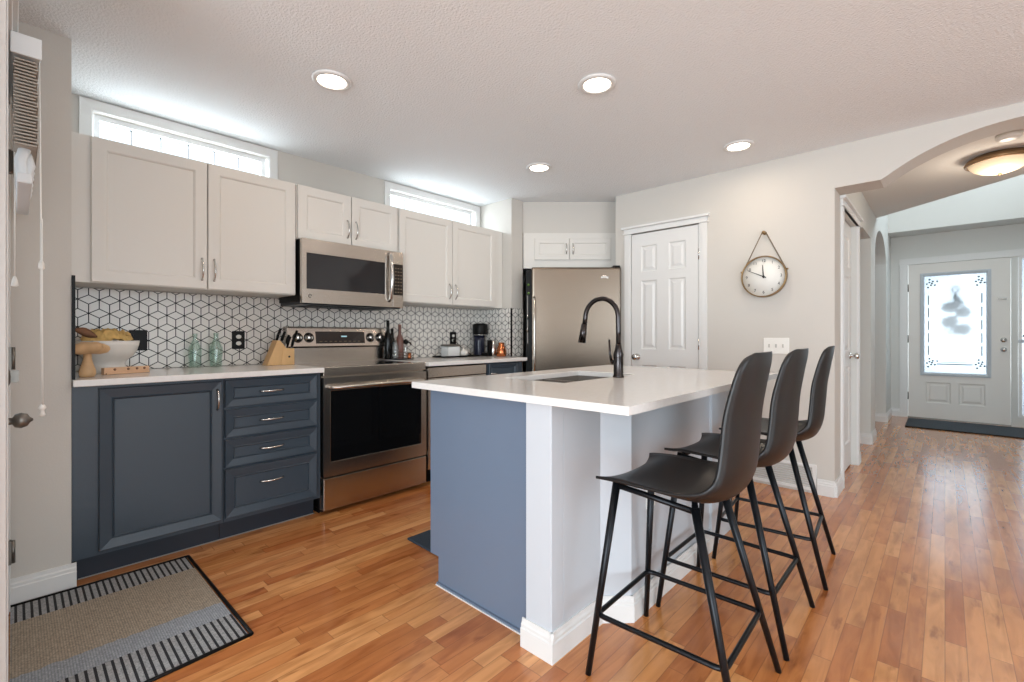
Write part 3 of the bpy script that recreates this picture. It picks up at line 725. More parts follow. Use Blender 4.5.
# backguard: lower riser and leaning control panel
g = G(); g.prism(Fr((0, ya, 0), (1, 0, 0), (0, 0, 1), (0, 1, 0)), [(-3.455, .915), (-3.385, .915), (-3.385, 1.035), (-3.455, 1.035)], 0, yb-ya); g.build('riser', STEEL, t0, bevel=.002)
g = G(); g.prism(Fr((0, ya, 0), (1, 0, 0), (0, 0, 1), (0, 1, 0)), [(-3.455, 1.043), (-3.360, 1.043), (-3.385, 1.180), (-3.400, 1.188), (-3.455, 1.188)], 0, yb-ya); cp = g.build('control_panel', STEEL, t0, bevel=.003)
g = G(); g.box(-3.455, -3.38, ya+.01, yb-.01, 1.035, 1.043); g.build('gap_strip', BLACK, t0)
sl = Vector((-.025, 0, .137)).normalized(); fp = Fr((-3.360, 0, 1.043), (0, 1, 0), sl, (sl.z, 0, -sl.x))
g = G(); g.fbox(fp, 1.505, 1.895, .022, .112, 0, .003); dp = g.build('display', DISP, cp)
g = G(); g.fbox(fp, 1.70, 1.745, .070, .080, .003, .004); g.build('clock_digits', mat('display_digits', (150, 190, 200), .4, emit=(150, 190, 200), estr=.6), dp)
for k in range(10):
    pass
g = G()
for k in range(9): g.fbox(fp, 1.53+k*.038, 1.55+k*.038, .035, .0385, .003, .0036)
g.build('key_markings', KEYS, dp)
for y in (1.375, 1.455, 1.945, 2.028):
    g = G(); g.lathe(None, [(.032, 0), (.032, .004), (.024, .006), (.023, .028), (.020, .031), (.0001, .032)], 24, axis=Fr(fp.p(y, .066, 0), fp.U, fp.V, fp.N)); k_ = g.build('knob', CHROME, cp)
    g = G(); g.fbox(Fr(fp.p(y, .066, .03), fp.U, fp.V, fp.N), -.004, .004, -.018, .018, 0, .006); g.build('knob_grip', DARK, k_)
    g = G(); ringp = [fp.p(y+.034*math.cos(a), .066+.034*math.sin(a), .002) for a in [2*math.pi*i/24 for i in range(24)]]; g.tube(ringp, .003, 6, True); g.build('knob_ring', DARK, cp)

# ------------------------------------------------------------------ microwave
t0 = thing('microwave', (-3.25, 1.66, 1.35), 'stainless steel over the range microwave under the short wall cabinet', 'microwave')
ya, yb = 1.278, 2.050; fm = FX(-3.10)
g = G(); g.box(-3.46, -3.10, ya+.004, yb-.004, 1.352, 1.762); g.build('body', BLACK, t0)
g = G(); g.box(-3.45, -3.09, ya+.012, yb-.012, 1.330, 1.352)
for k in range(14): g.box(-3.40+k*.018, -3.392+k*.018, ya+.1, yb-.1, 1.326, 1.331)
g.build('vent_grille', BLACKM, t0)
g = G(); g.cells(Fr(fm.p(ya, 1.338, .035), fm.U, fm.V, fm.N), 1.955-ya, .425, .033, [(.03, .615, .095, .330)], back=False); md = g.build('door', STEEL, t0, bevel=.002)
g = G(); g.fbox(fm, ya+.028, ya+.617, 1.431, 1.670, .02, .032); g.build('door_window', MWDARK, md)
g = G(); g.tube([fm.p(1.925, 1.385, .035), fm.p(1.928, 1.40, .058), fm.p(1.930, 1.55, .074), fm.p(1.928, 1.72, .058), fm.p(1.925, 1.74, .035)], [.013, .014, .015, .014, .013], 10); g.build('handle', CHROME, md)
g = G(); g.fbox(fm, 1.958, yb, 1.338, 1.763, 0, .035); mp_ = g.build('control_panel', STEEL, t0, bevel=.002)
g = G(); g.fbox(fm, 1.966, yb-.004, 1.432, 1.668, .035, .038); kp = g.build('keypad', DISP, mp_)
g = G()
for i in range(3):
    for j in range(8): g.fbox(fm, 1.976+i*.024, 1.988+i*.024, 1.45+j*.026, 1.457+j*.026, .038, .0385)
g.build('key_markings', KEYS, kp)
g = G(); ringp = [fm.p(ya+.052+.010*math.cos(a), 1.385+.010*math.sin(a), .036) for a in [2*math.pi*i/20 for i in range(18)]]; g.tube(ringp, .0018, 6); g.fbox(fm, ya+.050, ya+.0525, 1.381, 1.390, .035, .0365); g.build('emblem', DARK, md)

# ------------------------------------------------------------------ island
IZ = .912
t0 = thing('kitchen_island', (-1.3, 1.9, 0), 'kitchen island base with blue grey end panel and white corner columns', 'island')
g = G(); g.prism(Fr((0, 1.305, 0), (1, 0, 0), (0, 0, 1), (0, -1, 0)), [(-1.730, .125), (-1.672, .125), (-1.672, 0), (-1.12, 0), (-1.12, .884), (-1.730, .884)], -.02, 0); g.build('end_panel', ISLB, t0)
g = G(); g.fbox(Fr((0, 1.305, 0), (1, 0, 0), (0, 0, 1), (0, -1, 0)), -1.674, -1.12, 0, .012, 0, .010); g.build('shoe_moulding', ISLB, t0)
g = G(); g.fbox(Fr((0, 1.305, 0), (1, 0, 0), (0, 0, 1), (0, -1, 0)), -1.676, -1.12, 0, .004, 0, .014); g.build('caulk_line', TRIM, t0)
g = G()
g.cells(Fr((-1.730, 2.85, 0.125), (0, -1, 0), N=(-1, 0, 0)), 1.525, .759, .02, [], back=True)
g.box(-1.672, -1.655, 1.325, 2.85, 0, .125); g.box(-1.730, -.905, 2.83, 2.85, .125, .884); g.box(-1.655, -.905, 2.83, 2.85, 0, .125)
g.box(-1.71, -1.04, 1.33, 2.83, .125, .14)
g.build('carcass', NAVY, t0)
for k in range(3):
    y0 = 2.83-.5*k; fr2 = Fr((-1.730, y0, 0), (0, -1, 0), N=(-1, 0, 0))
    d = front(fr2, .01, .14, .48, .735, LOWR, NAVY, t0)
    arch_handle(Fr(fr2.p(0, 0, .018), fr2.U, fr2.V, fr2.N), .44, .78, .105, True, d)
g = G(); g.box(-1.107, -.99, 1.260, 1.33, 0, .884); g.build('column', ISLW, t0, bevel=.002)
g = G(); g.box(-1.02, -.99, 1.33, 1.57, 0, .884); g.build('side_wall', ISLW, t0)
g = G(); g.prism(WORLD, [(-1.02, 1.57), (-.99, 1.57), (-.902, 1.655), (-.902, 1.76), (-.92, 1.76), (-1.02, 1.62)], 0, .884); g.build('column', ISLW, t0, bevel=.001)
g = G(); g.box(-.93, -.908, 1.76, 2.83, 0, .884); g.build('knee_wall', ISLW, t0)
g = G(); g.box(-.99, -.895, 2.50, 2.60, .0, .884); g.build('column', ISLW, t0, bevel=.002)
def skirt_part(fr, L, h=.10, t=.013):
    g = G(); g.prism(Fr(fr.O, fr.N, fr.V, fr.U), [(0, 0), (t+.002, 0), (t+.002, h*.66), (t-.002, h*.70), (t-.002, h*.80), (t*.5, h*.88), (t*.4, h), (0, h)], 0, L); return g.build('baseboard', TRIM, t0)
skirt_part(FY(1.260, -1.121), .131+.014); skirt_part(FX(-.99, 1.246), .33)
q = 1/math.sqrt(2); dd = Vector((.088, .085, 0)); skirt_part(Fr((-.99, 1.57, 0), dd, N=(dd.y, -dd.x, 0)), dd.length+.008); skirt_part(FX(-.902, 1.65), .85)
g = G(); g.box(-.908, -.902, 1.80, 1.90, .50, .56); 
g = G(); fo = FX(-.908); g.fbox(fo, 1.79, 1.862, .40, .515, 0, .005); ou = g.build('outlet_plate', PLATE, t0)
# countertop with sink cut-out
SX0, SX1, SY0, SY1 = -1.60, -1.235, 1.66, 2.30
ft = Fr((-1.775, 1.232, IZ), (1, 0, 0), (0, 1, 0), (0, 0, 1))
g = G(); g.cells(ft, 1.095, 1.69, .027, [(SX0+1.775, SX1+1.775, SY0-1.232, SY1-1.232)])
tag(g.build('island_countertop', QUARTZ, bevel=.002), 'large white quartz countertop on the island, with an undermount sink', 'countertop')
t0 = thing('sink', (-1.42, 1.98, IZ-.22), 'double bowl stainless steel sink set under the island countertop', 'sink')
zt = IZ-.0275
for a, b in ((SY0-.006, 1.965), (1.99, SY1+.006)):
    g = G(); g.rings(Fr((0, 0, 0), (1, 0, 0), (0, 1, 0), (0, 0, 1)), SX0-.006, a, SX1-SX0+.012, b-a, [(-.012, zt), (0, zt), (.004, zt-.05), (.012, zt-.17), (.035, zt-.185)]); bw = g.build('bowl', SINKM, t0)
    g = G(); g.lathe((-1.42, (a+b)/2, zt-.184), [(.03, 0), (.042, .002), (.03, .0025), (.0001, .001)], 20); g.build('drain', CHROME, bw)
# faucet
t0 = thing('faucet', (-1.20, 2.07, IZ), 'dark gunmetal gooseneck faucet standing behind the island sink', 'faucet')
g = G(); g.lathe((-1.20, 2.07, IZ), [(.028, 0), (.028, .006), (.024, .012), (.024, .10), (.026, .115), (.018, .14), (.014, .17)], 24); g.build('base', BRONZE, t0)
cx, cz, rr = -1.30, 1.215, .098
pts = [(-1.20, 2.07, IZ+.15), (-1.20, 2.07, 1.15)]+[(cx+rr*math.cos(a), 2.07, cz+rr*math.sin(a)) for a in [math.pi*i/16 for i in range(0, 17)]]+[(-1.405, 2.07, 1.17)]
g = G(); g.tube(pts, .0125, 12); g.build('spout', BRONZE, t0)
g = G(); g.cyl((-1.405, 2.07, 1.185), (-1.420, 2.07, 1.085), .0155, .021, 20); g.build('spray_head', BRONZE, t0)
g = G(); g.cyl((-1.20, 2.07, IZ+.075), (-1.236, 2.062, IZ+.08), .014, .012, 16); g.tube([(-1.236, 2.062, IZ+.08), (-1.243, 2.06, IZ+.12), (-1.246, 2.06, IZ+.19)], [.007, .006, .005], 8); g.build('lever', BRONZE, t0)

# ------------------------------------------------------------------ bar stools
def make_stool(yc):
    t0 = thing('bar_stool', (-.645, yc, 0), '', 'bar stool', 'black bar stools along the island')
    ctrl = [(-.815, .630, .202, .024, .034), (-.803, .644, .208, .013, .020), (-.760, .654, .214, .006, .006), (-.68, .638, .217, .022, 0), (-.585, .618, .217, .043, 0), (-.515, .616, .212, .058, .0),
            (-.460, .645, .202, .054, .022), (-.434, .705, .188, .024, .036), (-.424, .79, .178, .004, .040), (-.416, .89, .172, 0, .040), (-.402, .98, .164, 0, .034), (-.393, 1.030, .155, 0, .028), (-.389, 1.058, .132, 0, .020), (-.387, 1.072, .088, 0, .010)]
    K = 5
    A = catmull([c[:3] for c in ctrl], K); B = catmull([(c[3], c[4], 0) for c in ctrl], K); nt = 17; P = []
    for a, b in zip(A, B):
        for j in range(nt):
            t = -1+2*j/(nt-1); q = t*t*(.55+.45*t*t)
            P.append((a.x-b.y*q, yc+a.z*t, a.y+b.x*q))
    g = G(); F = [(i*nt+j, i*nt+j+1, (i+1)*nt+j+1, (i+1)*nt+j) for i in range(len(A)-1) for j in range(nt-1)]
    g.add(P, F, True); g.build('seat_shell', SHELL, t0, solid=.009)
    legs = {}
    for sx, top, foot in ((0, (-.808, .135, .632), (-.870, .215, 0)), (1, (-.552, .125, .603), (-.400, .215, 0))):
        for s in (-1, 1):
            a = Vector((top[0], yc+s*top[1], top[2])); b = Vector((foot[0], yc+s*foot[1], foot[2]))
            g = G(); g.cyl(a, b, .0135, .0095, 14); g.build('leg', BLACKM, t0); legs[sx, s] = (a, b)
    at = lambda k, z: legs[k][1]+(legs[k][0]-legs[k][1])*(z/legs[k][0].z)
    z = .195; cs = [at((0, -1), z), at((0, 1), z), at((1, 1), z), at((1, -1), z)]; pts = []
    for i in range(4):
        p0, p1, p2 = cs[i-1], cs[i], cs[(i+1) % 4]; a = p1+(p0-p1).normalized()*.028; b = p1+(p2-p1).normalized()*.028
        for k in range(5): u = k/4; pts.append(a*(1-u)**2+p1*2*u*(1-u)+b*u*u)
    g = G(); g.tube(pts, .0085, 10, True); g.build('footrest', BLACKM, t0)
    g = G()
    for s in (-1, 1): g.tube([legs[0, s][0]+Vector((0, 0, -.012)), Vector((-.70, yc+s*.125, .606)), legs[1, s][0]+Vector((0, 0, -.012))], .010, 8)
    g.tube([legs[0, -1][0]+Vector((0, 0, -.012)), legs[0, 1][0]+Vector((0, 0, -.012))], .010, 8); g.tube([legs[1, -1][0]+Vector((0, 0, -.008)), Vector((-.60, yc, .588)), legs[1, 1][0]+Vector((0, 0, -.008))], .010, 8)
    g.build('seat_frame', BLACKM, t0)
    return t0
st = make_stool(1.517); labels = ['black moulded bar stool nearest the camera, its front legs in the foreground', 'black moulded bar stool in the middle of the row of three', 'black moulded bar stool farthest back, by the clock wall']
st['label'] = labels[0]
for yc, l in ((2.035, labels[1]), (2.637, labels[2])):
    c_ = copy_tree(st); c_.location.y = yc; c_['label'] = l
    if yc > 2.5: c_.rotation_euler.z = R(4.5)
st.rotation_euler.z = R(1.5)

# ------------------------------------------------------------------ rugs and mats
def mat_obj(name, poly, z, m, border=None, bw=.012):
    g = G(); g.prism(WORLD, poly, 0.0005, z)
    return g
t0_ = [(-2.820, .02), (-2.822, .560), (-2.808, .600), (-1.905, .606), (-1.893, .592), (-1.86, .06), (-1.865, -.024), (-2.79, -.024)]
g = G(); g.mat(0).prism(WORLD, [(-2.800, -.012), (-2.792, .588), (-1.905, .594), (-1.872, -.012)], .0005, .007)
rp_ = [Vector((-2.812, -.024, .005)), Vector((-2.803, .600, .005)), Vector((-1.898, .606, .005)), Vector((-1.860, -.024, .005))]
g.mat(1)
for i in range(4):
    a, b = rp_[i], rp_[(i+1) % 4]; g.tube([a, a.lerp(b, .5), b], .0065, 8)
rug = g.build('kitchen_rug', [RUGM, BLACK]); tag(rug, 'grey and tan striped woven rug on the floor at bottom left', 'rug')
g = G(); g.prism(WORLD, [(-2.16, 1.47), (-1.68, 1.46), (-1.68, 2.35), (-2.15, 2.36)], .0005, .012); tag(g.build('sink_mat', MATN, bevel=.004), 'dark blue grey anti fatigue mat on the floor behind the island', 'mat')
g = G(); g.prism(WORLD, [(-.36, 7.50), (1.1, 7.52), (1.1, 8.30), (-.36, 8.30)], .0005, .010); g.mat(1); g.tube([(-.36, 8.3, .006), (-.36, 7.5, .006), (1.1, 7.5, .006)], .008, 6); tag(g.build('entry_mat', [MATG, BLACK]), 'long charcoal door mat on the floor at the front door', 'mat')

# ------------------------------------------------------------------ clock wall
t0 = thing('wall_clock', (-.998, PY-.03, 1.41), 'round brass rimmed clock hanging by a strap on the pantry wall', 'clock')
fc = Fr((-.998, PY-.006, 1.567), (1, 0, 0), (0, 0, 1), (0, -1, 0))
g = G(); g.lathe(None, [(.150, 0), (.155, .004), (.155, .045), (.152, .048), (.147, .046), (.147, .030), (.146, .0)], 48, axis=fc); g.build('case', BRASS, t0)
g = G(); g.lathe(None, [(.147, .004), (.147, .030), (.0001, .0302)], 48, axis=fc); g.build('face', FACE, t0)
def text_mesh(txt, size, m, fr, u, v, n, parent, name):
    cu = bpy.data.curves.new('t', 'FONT'); cu.body = txt; cu.size = size; cu.align_x = 'CENTER'; cu.align_y = 'CENTER'; cu.extrude = .0004
    to = bpy.data.objects.new('t', cu); C.objects.link(to); dg = bpy.context.evaluated_depsgraph_get(); me = bpy.data.meshes.new_from_object(to.evaluated_get(dg))
    g = G(); g.add([fr.p(u+p.co.x, v+p.co.y, n+p.co.z) for p in me.vertices], [tuple(p.vertices) for p in me.polygons])
    bpy.data.objects.remove(to); bpy.data.curves.remove(cu); bpy.data.meshes.remove(me)
    return g.build(name, m, parent)
for k in range(1, 13):
    a = R(90-30*k); text_mesh(str(k), .030, DARK, fc, .118*math.cos(a), .118*math.sin(a), .0308, t0, 'numeral')
g = G(); a = R(95); g.prism(fc, [(-.005, -.012), (.005, -.012), (.075*math.cos(a)+.002, .088*math.sin(a)), (.075*math.cos(a)-.002, .088*math.sin(a))], .033, .0345); g.build('hour_hand', DARK, t0)
g = G(); a = R(154); dx, dz = math.cos(a), math.sin(a); g.prism(fc, [(-.02*dx-.004*dz, -.02*dz+.004*dx), (-.02*dx+.004*dz, -.02*dz-.004*dx), (.118*dx+.0015*dz, .118*dz-.0015*dx), (.118*dx-.0015*dz, .118*dz+.0015*dx)], .036, .0375); g.build('minute_hand', DARK, t0)
g = G(); g.lathe(None, [(.008, .030), (.008, .039), (.0001, .040)], 16, axis=fc); g.build('hub', DARK, t0)
g = G()
for s in (-1, 1): g.tube([fc.p(s*.148, .045, .024), fc.p(s*.012, .335, .020)], .004, 8)
g.tube([fc.p(-.012, .335, .020), fc.p(0, .343, .02), fc.p(.012, .335, .020)], .004, 8); g.build('strap', ROPE, t0)
for s in (-1, 1): g = G(); g.cyl(fc.p(s*.150, .045, .024), fc.p(s*.162, .045, .024), .007, n=12); g.build('strap_stud', BRASS, t0)
fw = FY(PY)
g = G(); g.lathe(None, [(.014, 0), (.014, .004), (.006, .008), (.006, .026), (.013, .032), (.013, .040), (.0001, .042)], 16, axis=Fr((-.998, PY, 1.899), (1, 0, 0), (0, 0, 1), (0, -1, 0))); tag(g.build('wall_peg', BRASS), 'small brass wall peg holding the clock strap', 'peg')
t0 = thing('light_switch', (-.921, PY, .99), 'white triple light switch plate on the wall below the clock', 'switch')
g = G(); g.fbox(fw, -1.006, -.836, .988, 1.106, 0, .006); g.build('plate', PLATE, t0, bevel=.002)
for k in range(3): g = G(); g.fbox(fw, -.972+k*.046, -.962+k*.046, 1.034, 1.060, .006, .013); g.build('toggle', mat('toggle_%d' % k, (190, 186, 180), .4), t0)
t0 = thing('return_air_vent', (-.90, PY, .02), 'white slatted air return vent low on the wall behind the stools', 'vent')
g = G(); g.cells(Fr(fw.p(-1.12, .02, .012), fw.U, fw.V, fw.N), .455, .185, .012, [(.025, .43, .02, .165)], back=False); g.build('frame', TRIM, t0)
g = G()
for k in range(9): g.prism(Fr((-1.095, PY, .045+k*.0165), (0, -1, 0), (0, 0, 1), (1, 0, 0)), [(.001, 0), (.010, .008), (.010, .010), (.001, .003)], 0, .405)
g.build('louvres', TRIM, t0)

# ------------------------------------------------------------------ outlets on the backsplash
fo = FX(WA+.0078)
def outlet(y, z, label, sockets, plug=False, w=.075):
    t0 = thing('wall_outlet', (WA+.01, y, z-.06), label, 'outlet'); g = G(); g.fbox(fo, y-w/2, y+w/2, z-.06, z+.06, 0, .006); g.build('plate', BLACK, t0, bevel=.002)
    if sockets:
        for s in (-1, 1): g = G(); g.lathe(None, [(.016, 0), (.016, .004), (.0001, .0042)], 20, axis=Fr(fo.p(y, z+s*.022, .006), fo.U, fo.V, fo.N), sy=.85); g.build('socket', PLATE, t0)
    else:
        g = G(); g.fbox(fo, y-.022, y+.022, z-.035, z+.035, .006, .010); g.build('rocker', BLACK, t0)
outlet(.494, 1.095, 'black switch plate on the tiles behind the white bowl', False, w=.085)
outlet(1.022, 1.093, 'black outlet with two white sockets, right of the green bottles', True)
outlet(2.876, 1.10, 'black outlet above the toaster with a cord plugged in', True)

# ------------------------------------------------------------------ left worktop things
Z = .9255
mx_, my_ = -2.985, .236
t0 = thing('wooden_mushroom', (mx_, my_, Z), 'carved wooden mushroom on the worktop by the left wall end', 'ornament')
g = G(); g.lathe((mx_, my_, Z), [(.026, 0), (.031, .012), (.031, .03), (.022, .06), (.016, .085), (.015, .118)], 24); g.build('stem', WOODM, t0)
prof = [(.014, .110), (.035, .110), (.060, .120), (.070, .136), (.066, .152), (.045, .162), (.0001, .164)]
g = G(); g.lathe((mx_, my_+.008, Z), prof, 28)
for v in g.v:
    a = math.atan2(v.y-my_-.008, v.x-mx_); rr_ = math.hypot(v.y-my_-.008, v.x-mx_)
    v.z += .10*rr_*math.sin(2*a+1)
    v.x = mx_+(v.x-mx_)*(1+.10*math.sin(5*a)); v.y = my_+.008+(v.y-my_-.008)*(1+.14*math.sin(4*a+.5))
g.build('cap', WOODM, t0)
bx0, by0 = -3.27, .337
t0 = thing('serving_bowl', (bx0, by0, Z), 'white footed ceramic bowl with blue mark, holding mustard cloth and a leaf', 'bowl')
g = G(); g.lathe((bx0, by0, Z), [(.082, 0), (.085, .012), (.079, .028), (.073, .048), (.084, .066), (.108, .088), (.124, .115), (.132, .145), (.136, .168), (.131, .170), (.12, .145), (.09, .10), (.0001, .09)], 40); bw = g.build('basin', CERAM, t0)
g = G()
for k in range(5):
    a0 = R(-30+k*7); z_ = Z+.128+.006*(k % 2)
    g.tube([(bx0+.117*math.cos(a0-.05), by0+.117*math.sin(a0-.05), z_), (bx0+.124*math.cos(a0+.05), by0+.124*math.sin(a0+.05), z_+.010)], .004, 6)
g.build('painted_mark', CERAMB, bw)
random.seed(5)
g = G(); n1 = 48; P = []; K = 10
for i in range(K):
    r = .112*(1-i/(K-1))**.8; h = .166+.050*math.sin(math.pi/2*min(1, i/5))
    for j in range(n1):
        a = 2*math.pi*j/n1; wv = 1+.06*math.sin(5*a+i)+.05*math.sin(11*a+2*i)
        P.append((bx0+r*wv*math.cos(a), by0+r*wv*math.sin(a), Z+h+.010*math.sin(7*a+i*1.9)+.008*math.sin(3*a-i)+.006*math.sin(17*a+3*i)))
g.add(P, [(i*n1+j, i*n1+(j+1) % n1, (i+1)*n1+(j+1) % n1, (i+1)*n1+j) for i in range(K-1) for j in range(n1)], True)
o = g.build('folded_cloth', CLOTH, weld=False); tag(o, 'crumpled mustard cloth heaped in the white bowl', 'cloth')
g = G(); P = []
for i in range(9):
    u = i/8; wv = .022*math.sin(math.pi*(u*.92+.04))
    cx_, cy_, cz_ = -3.15, .285-.085*u, Z+.190+.055*u-.02*u*u
    P += [(cx_+.0, cy_, cz_-wv), (cx_+.012, cy_, cz_), (cx_, cy_, cz_+wv)]
g.add(P, [(i*3+j, i*3+j+1, (i+1)*3+j+1, (i+1)*3+j) for i in range(8) for j in range(2)], True)
o = g.build('dried_leaf', LEAF, weld=False, solid=.003); tag(o, 'brown dried leaf sticking out left of the mustard cloth', 'leaf')
t0 = thing('wooden_tray', (-3.09, .40, Z), 'low light wood block with a row of small holes, in front of the bowl', 'tray')
ft_ = Fr((-3.07, .305, Z), (-.07, .185, 0), N=(1, .378, 0))
g = G(); g.fbox(ft_, 0, .205, 0, .034, -.028, 0); g.build('block', WOODP, t0, bevel=.002)
for u in (.045, .105, .145, .18): g = G(); g.lathe(None, [(.006, 0), (.006, .0015), (.0001, .0017)], 14, axis=Fr(ft_.p(u, .024, 0), ft_.U, ft_.V, ft_.N)); g.build('hole', LEAF, t0)
g = G(); g.fbox(ft_, .005, .20, .001, .008, 0, .012); g.build('lip', WOODP, t0)
def bottle(name, x, y, prof, m, label, cat='bottle', extra=None, group=None):
    t0 = thing(name, (x, y, Z), label, cat, group); g = G(); g.lathe((x, y, Z), prof, 24); g.build('body', m, t0)
    if extra: extra(t0)
    return t0
pg = [(.030, 0), (.032, .006), (.032, .05), (.036, .09), (.036, .115), (.022, .15), (.013, .17), (.012, .195), (.015, .198), (.015, .208), (.012, .209), (.010, .206), (.010, .17), (.031, .11), (.028, .05), (.028, .008), (.0001, .006)]
bottle('glass_bottle', -3.39, .760, [(r*1.0, h) for r, h in pg], GLASSG, 'pale green glass bottle, left one of the pair by the outlet', group='green glass bottles')
bottle('glass_bottle', -3.39, .873, [(r*1.05, h*1.03) for r, h in pg], GLASSG, 'pale green glass bottle, right one of the pair by the outlet', group='green glass bottles')
# knife block
t0 = thing('knife_block', (-3.3, 1.19, Z), 'light wood knife block on the worktop beside the range', 'knife block')
fk = Fr((-3.34, 1.128, Z), (0, 1, 0), (0, 0, 1), (1, 0, 0))
g = G(); g.prism(fk, [(0, 0), (.085, 0), (.145, .085), (.085, .165), (.065, .165)], 0, .09); g.build('slanted_body', WOODL, t0, bevel=.003)
g = G(); g.prism(fk, [(.085, 0), (.175, 0), (.175, .112), (.105, .112)], -.001, .094); bx_ = g.build('front_box', WOODL, t0, bevel=.003)
g = G(); g.lathe(None, [(.007, 0), (.007, .001), (.0001, .0012)], 14, axis=Fr(fk.p(.14, .055, .094), fk.U, fk.V, fk.N)); g.build('stamp', DARK, bx_)
random.seed(2)
k = 0
for (u, v, n, L) in ((.075, .155, .045, .085), (.115, .15, .02, .06), (.13, .14, .07, .06), (.15, .115, .03, .075), (.165, .115, .065, .085), (.175, .112, .045, .12), (.10, .16, .075, .065)):
    dr_ = Vector((.0, .35, .94)); a = fk.p(u, v, n); b = a+Vector((0, .30*L, L)); k += 1
    kk = thing('kitchen_knife', tuple(a), ['black handled knife at the left end of the knife block', 'short black handled knife second along in the knife block', 'black handled knife low in the middle of the block', 'black handled knife over the front box of the block', 'black handled knife toward the right of the block', 'tallest black handled knife at the right of the block', 'black handled knife at the front left of the block'][k-1], 'knife', 'knives in the knife block')
    g = G(); g.tube([a+(b-a)*.12, a+(b-a)*.5+Vector((0, -.003, 0)), b], [.008, .0095, .0085], 8); g.build('handle', BLACK, kk)
    g = G(); g.cyl(a-(b-a).normalized()*.05, a+(b-a)*.12, .003, .006, 8); g.build('bolster', CHROME, kk)

# ------------------------------------------------------------------ right worktop things
t0 = thing('bottle_tray', (-3.32, 2.17, Z), 'small glass and wire tray holding bottles beside the range', 'tray')
g = G(); g.box(-3.42, -3.25, 2.098, 2.275, Z, Z+.006); g.build('base', BLACKM, t0)
g = G(); rc = [(-3.42, 2.098), (-3.25, 2.098), (-3.25, 2.275), (-3.42, 2.275)]
for zz in (.055, .03): g.tube([(x, y, Z+zz) for x, y in rc], .0025, 6, True)
for x, y in rc+[(-3.25, 2.155), (-3.25, 2.215)]: g.cyl((x, y, Z), (x, y, Z+.055), .0025, n=6)
g.build('rim', GREYM, t0)
wine = [(.032, .006), (.034, .012), (.034, .165), (.028, .19), (.013, .225), (.012, .275), (.014, .277), (.014, .30), (.0001, .301)]
def cap_(x, y, z, r, h, m):
    return lambda t0: (lambda g: (g.lathe((x, y, z), [(r, 0), (r, h), (.0001, h+.001)], 16), g.build('cap', m, t0)))(G())
bottle('wine_bottle', -3.325, 2.078, [(r*.94, h*1.07) for r, h in wine], DBOT, 'tall dark bottle at the left of the bottle tray', extra=cap_(-3.325, 2.078, Z+.28, .0125, .042, BLACK))
bottle('oil_bottle', -3.375, 2.150, [(r*.85, h*.85) for r, h in wine], DBOT, 'dark shorter bottle standing at the back of the bottle tray', extra=cap_(-3.375, 2.150, Z+.235, .012, .022, BLACK))
bottle('rose_bottle', -3.33, 2.195, [(r*.92, h*.95) for r, h in wine], PBOT, 'rosy brown glass bottle with a thin neck in the tray', extra=cap_(-3.33, 2.195, Z+.27, .0125, .02, COPPER))
bottle('glass_jar', -3.282, 2.120, [(.024, .006), (.026, .02), (.026, .11), (.014, .135), (.014, .15), (.011, .15), (.022, .105), (.022, .012), (.0001, .010)], GLASSC, 'clear glass cruet in front of the dark bottles', 'jar', extra=cap_(-3.282, 2.120, Z+.15, .012, .014, GREYM))
t0 = bottle('pepper_mill', -3.31, 2.240, [(.018, .006), (.02, .03), (.013, .06), (.016, .10), (.012, .125)], GLASSC, 'small black topped mill at the right of the bottle tray', 'mill')
g = G(); g.lathe((-3.31, 2.240, Z+.125), [(.012, 0), (.02, .01), (.02, .03), (.008, .042), (.0001, .045)], 16); g.tube([(-3.31, 2.240, Z+.15), (-3.29, 2.265, Z+.14), (-3.28, 2.275, Z+.12)], .007, 6); g.build('grip', BLACK, t0)
t0 = thing('copper_cup', (-3.272, 2.245, Z), 'small copper cup at the front right corner of the bottle tray', 'cup')
g = G(); g.lathe((-3.272, 2.245, Z), [(.016, .0065), (.018, .01), (.020, .058), (.018, .058), (.016, .012), (.0001, .011)], 20); g.build('body', COPPER, t0)
# toaster tray
g = G(); g.rings(Fr((0, 0, Z), (1, 0, 0), (0, 1, 0), (0, 0, 1)), -3.42, 2.60, .17, .43, [(0, 0), (0, .014), (.006, .014), (.008, .005)]); tag(g.build('serving_tray', BLACK), 'long flat black tray under the white toaster and coffee maker cord', 'tray')
t0 = thing('butter_dish', (-3.34, 2.73, Z+.006), 'white lidded box standing on the black tray below the outlet', 'box')
g = G(); g.rings(Fr((0, 0, Z+.0055), (1, 0, 0), (0, 1, 0), (0, 0, 1)), -3.385, 2.675, .10, .135, [(0, 0), (0, .085), (.005, .092), (.02, .0955)]); g.build('body', CREAM, t0)
g = G(); g.rings(Fr((0, 0, Z+.101), (1, 0, 0), (0, 1, 0), (0, 0, 1)), -3.389, 2.671, .108, .143, [(0, 0), (0, .012), (.004, .016), (.02, .018)]); g.build('lid', GREYM, t0)
t0 = thing('sugar_bowl', (-3.32, 2.885, Z+.006), 'small white lidded bowl on the black tray', 'bowl')
g = G(); g.lathe((-3.32, 2.885, Z+.0055), [(.03, 0), (.045, .012), (.048, .035), (.046, .04)], 24); g.build('body', CERAM, t0)
g = G(); g.lathe((-3.32, 2.885, Z+.0455), [(.046, 0), (.04, .012), (.01, .022), (.012, .032), (.0001, .036)], 24); g.build('lid', CERAM, t0)
t0 = thing('coffee_maker', (-3.33, 3.11, Z), 'black pod coffee maker on the worktop near the fridge', 'coffee maker')
g = G(); g.lathe((-3.37, 3.135, Z), [(.056, 0), (.058, .01), (.055, .14), (.060, .20)], 28); g.build('tower', mat('navy_gloss', (34, 36, 52), .25), t0)
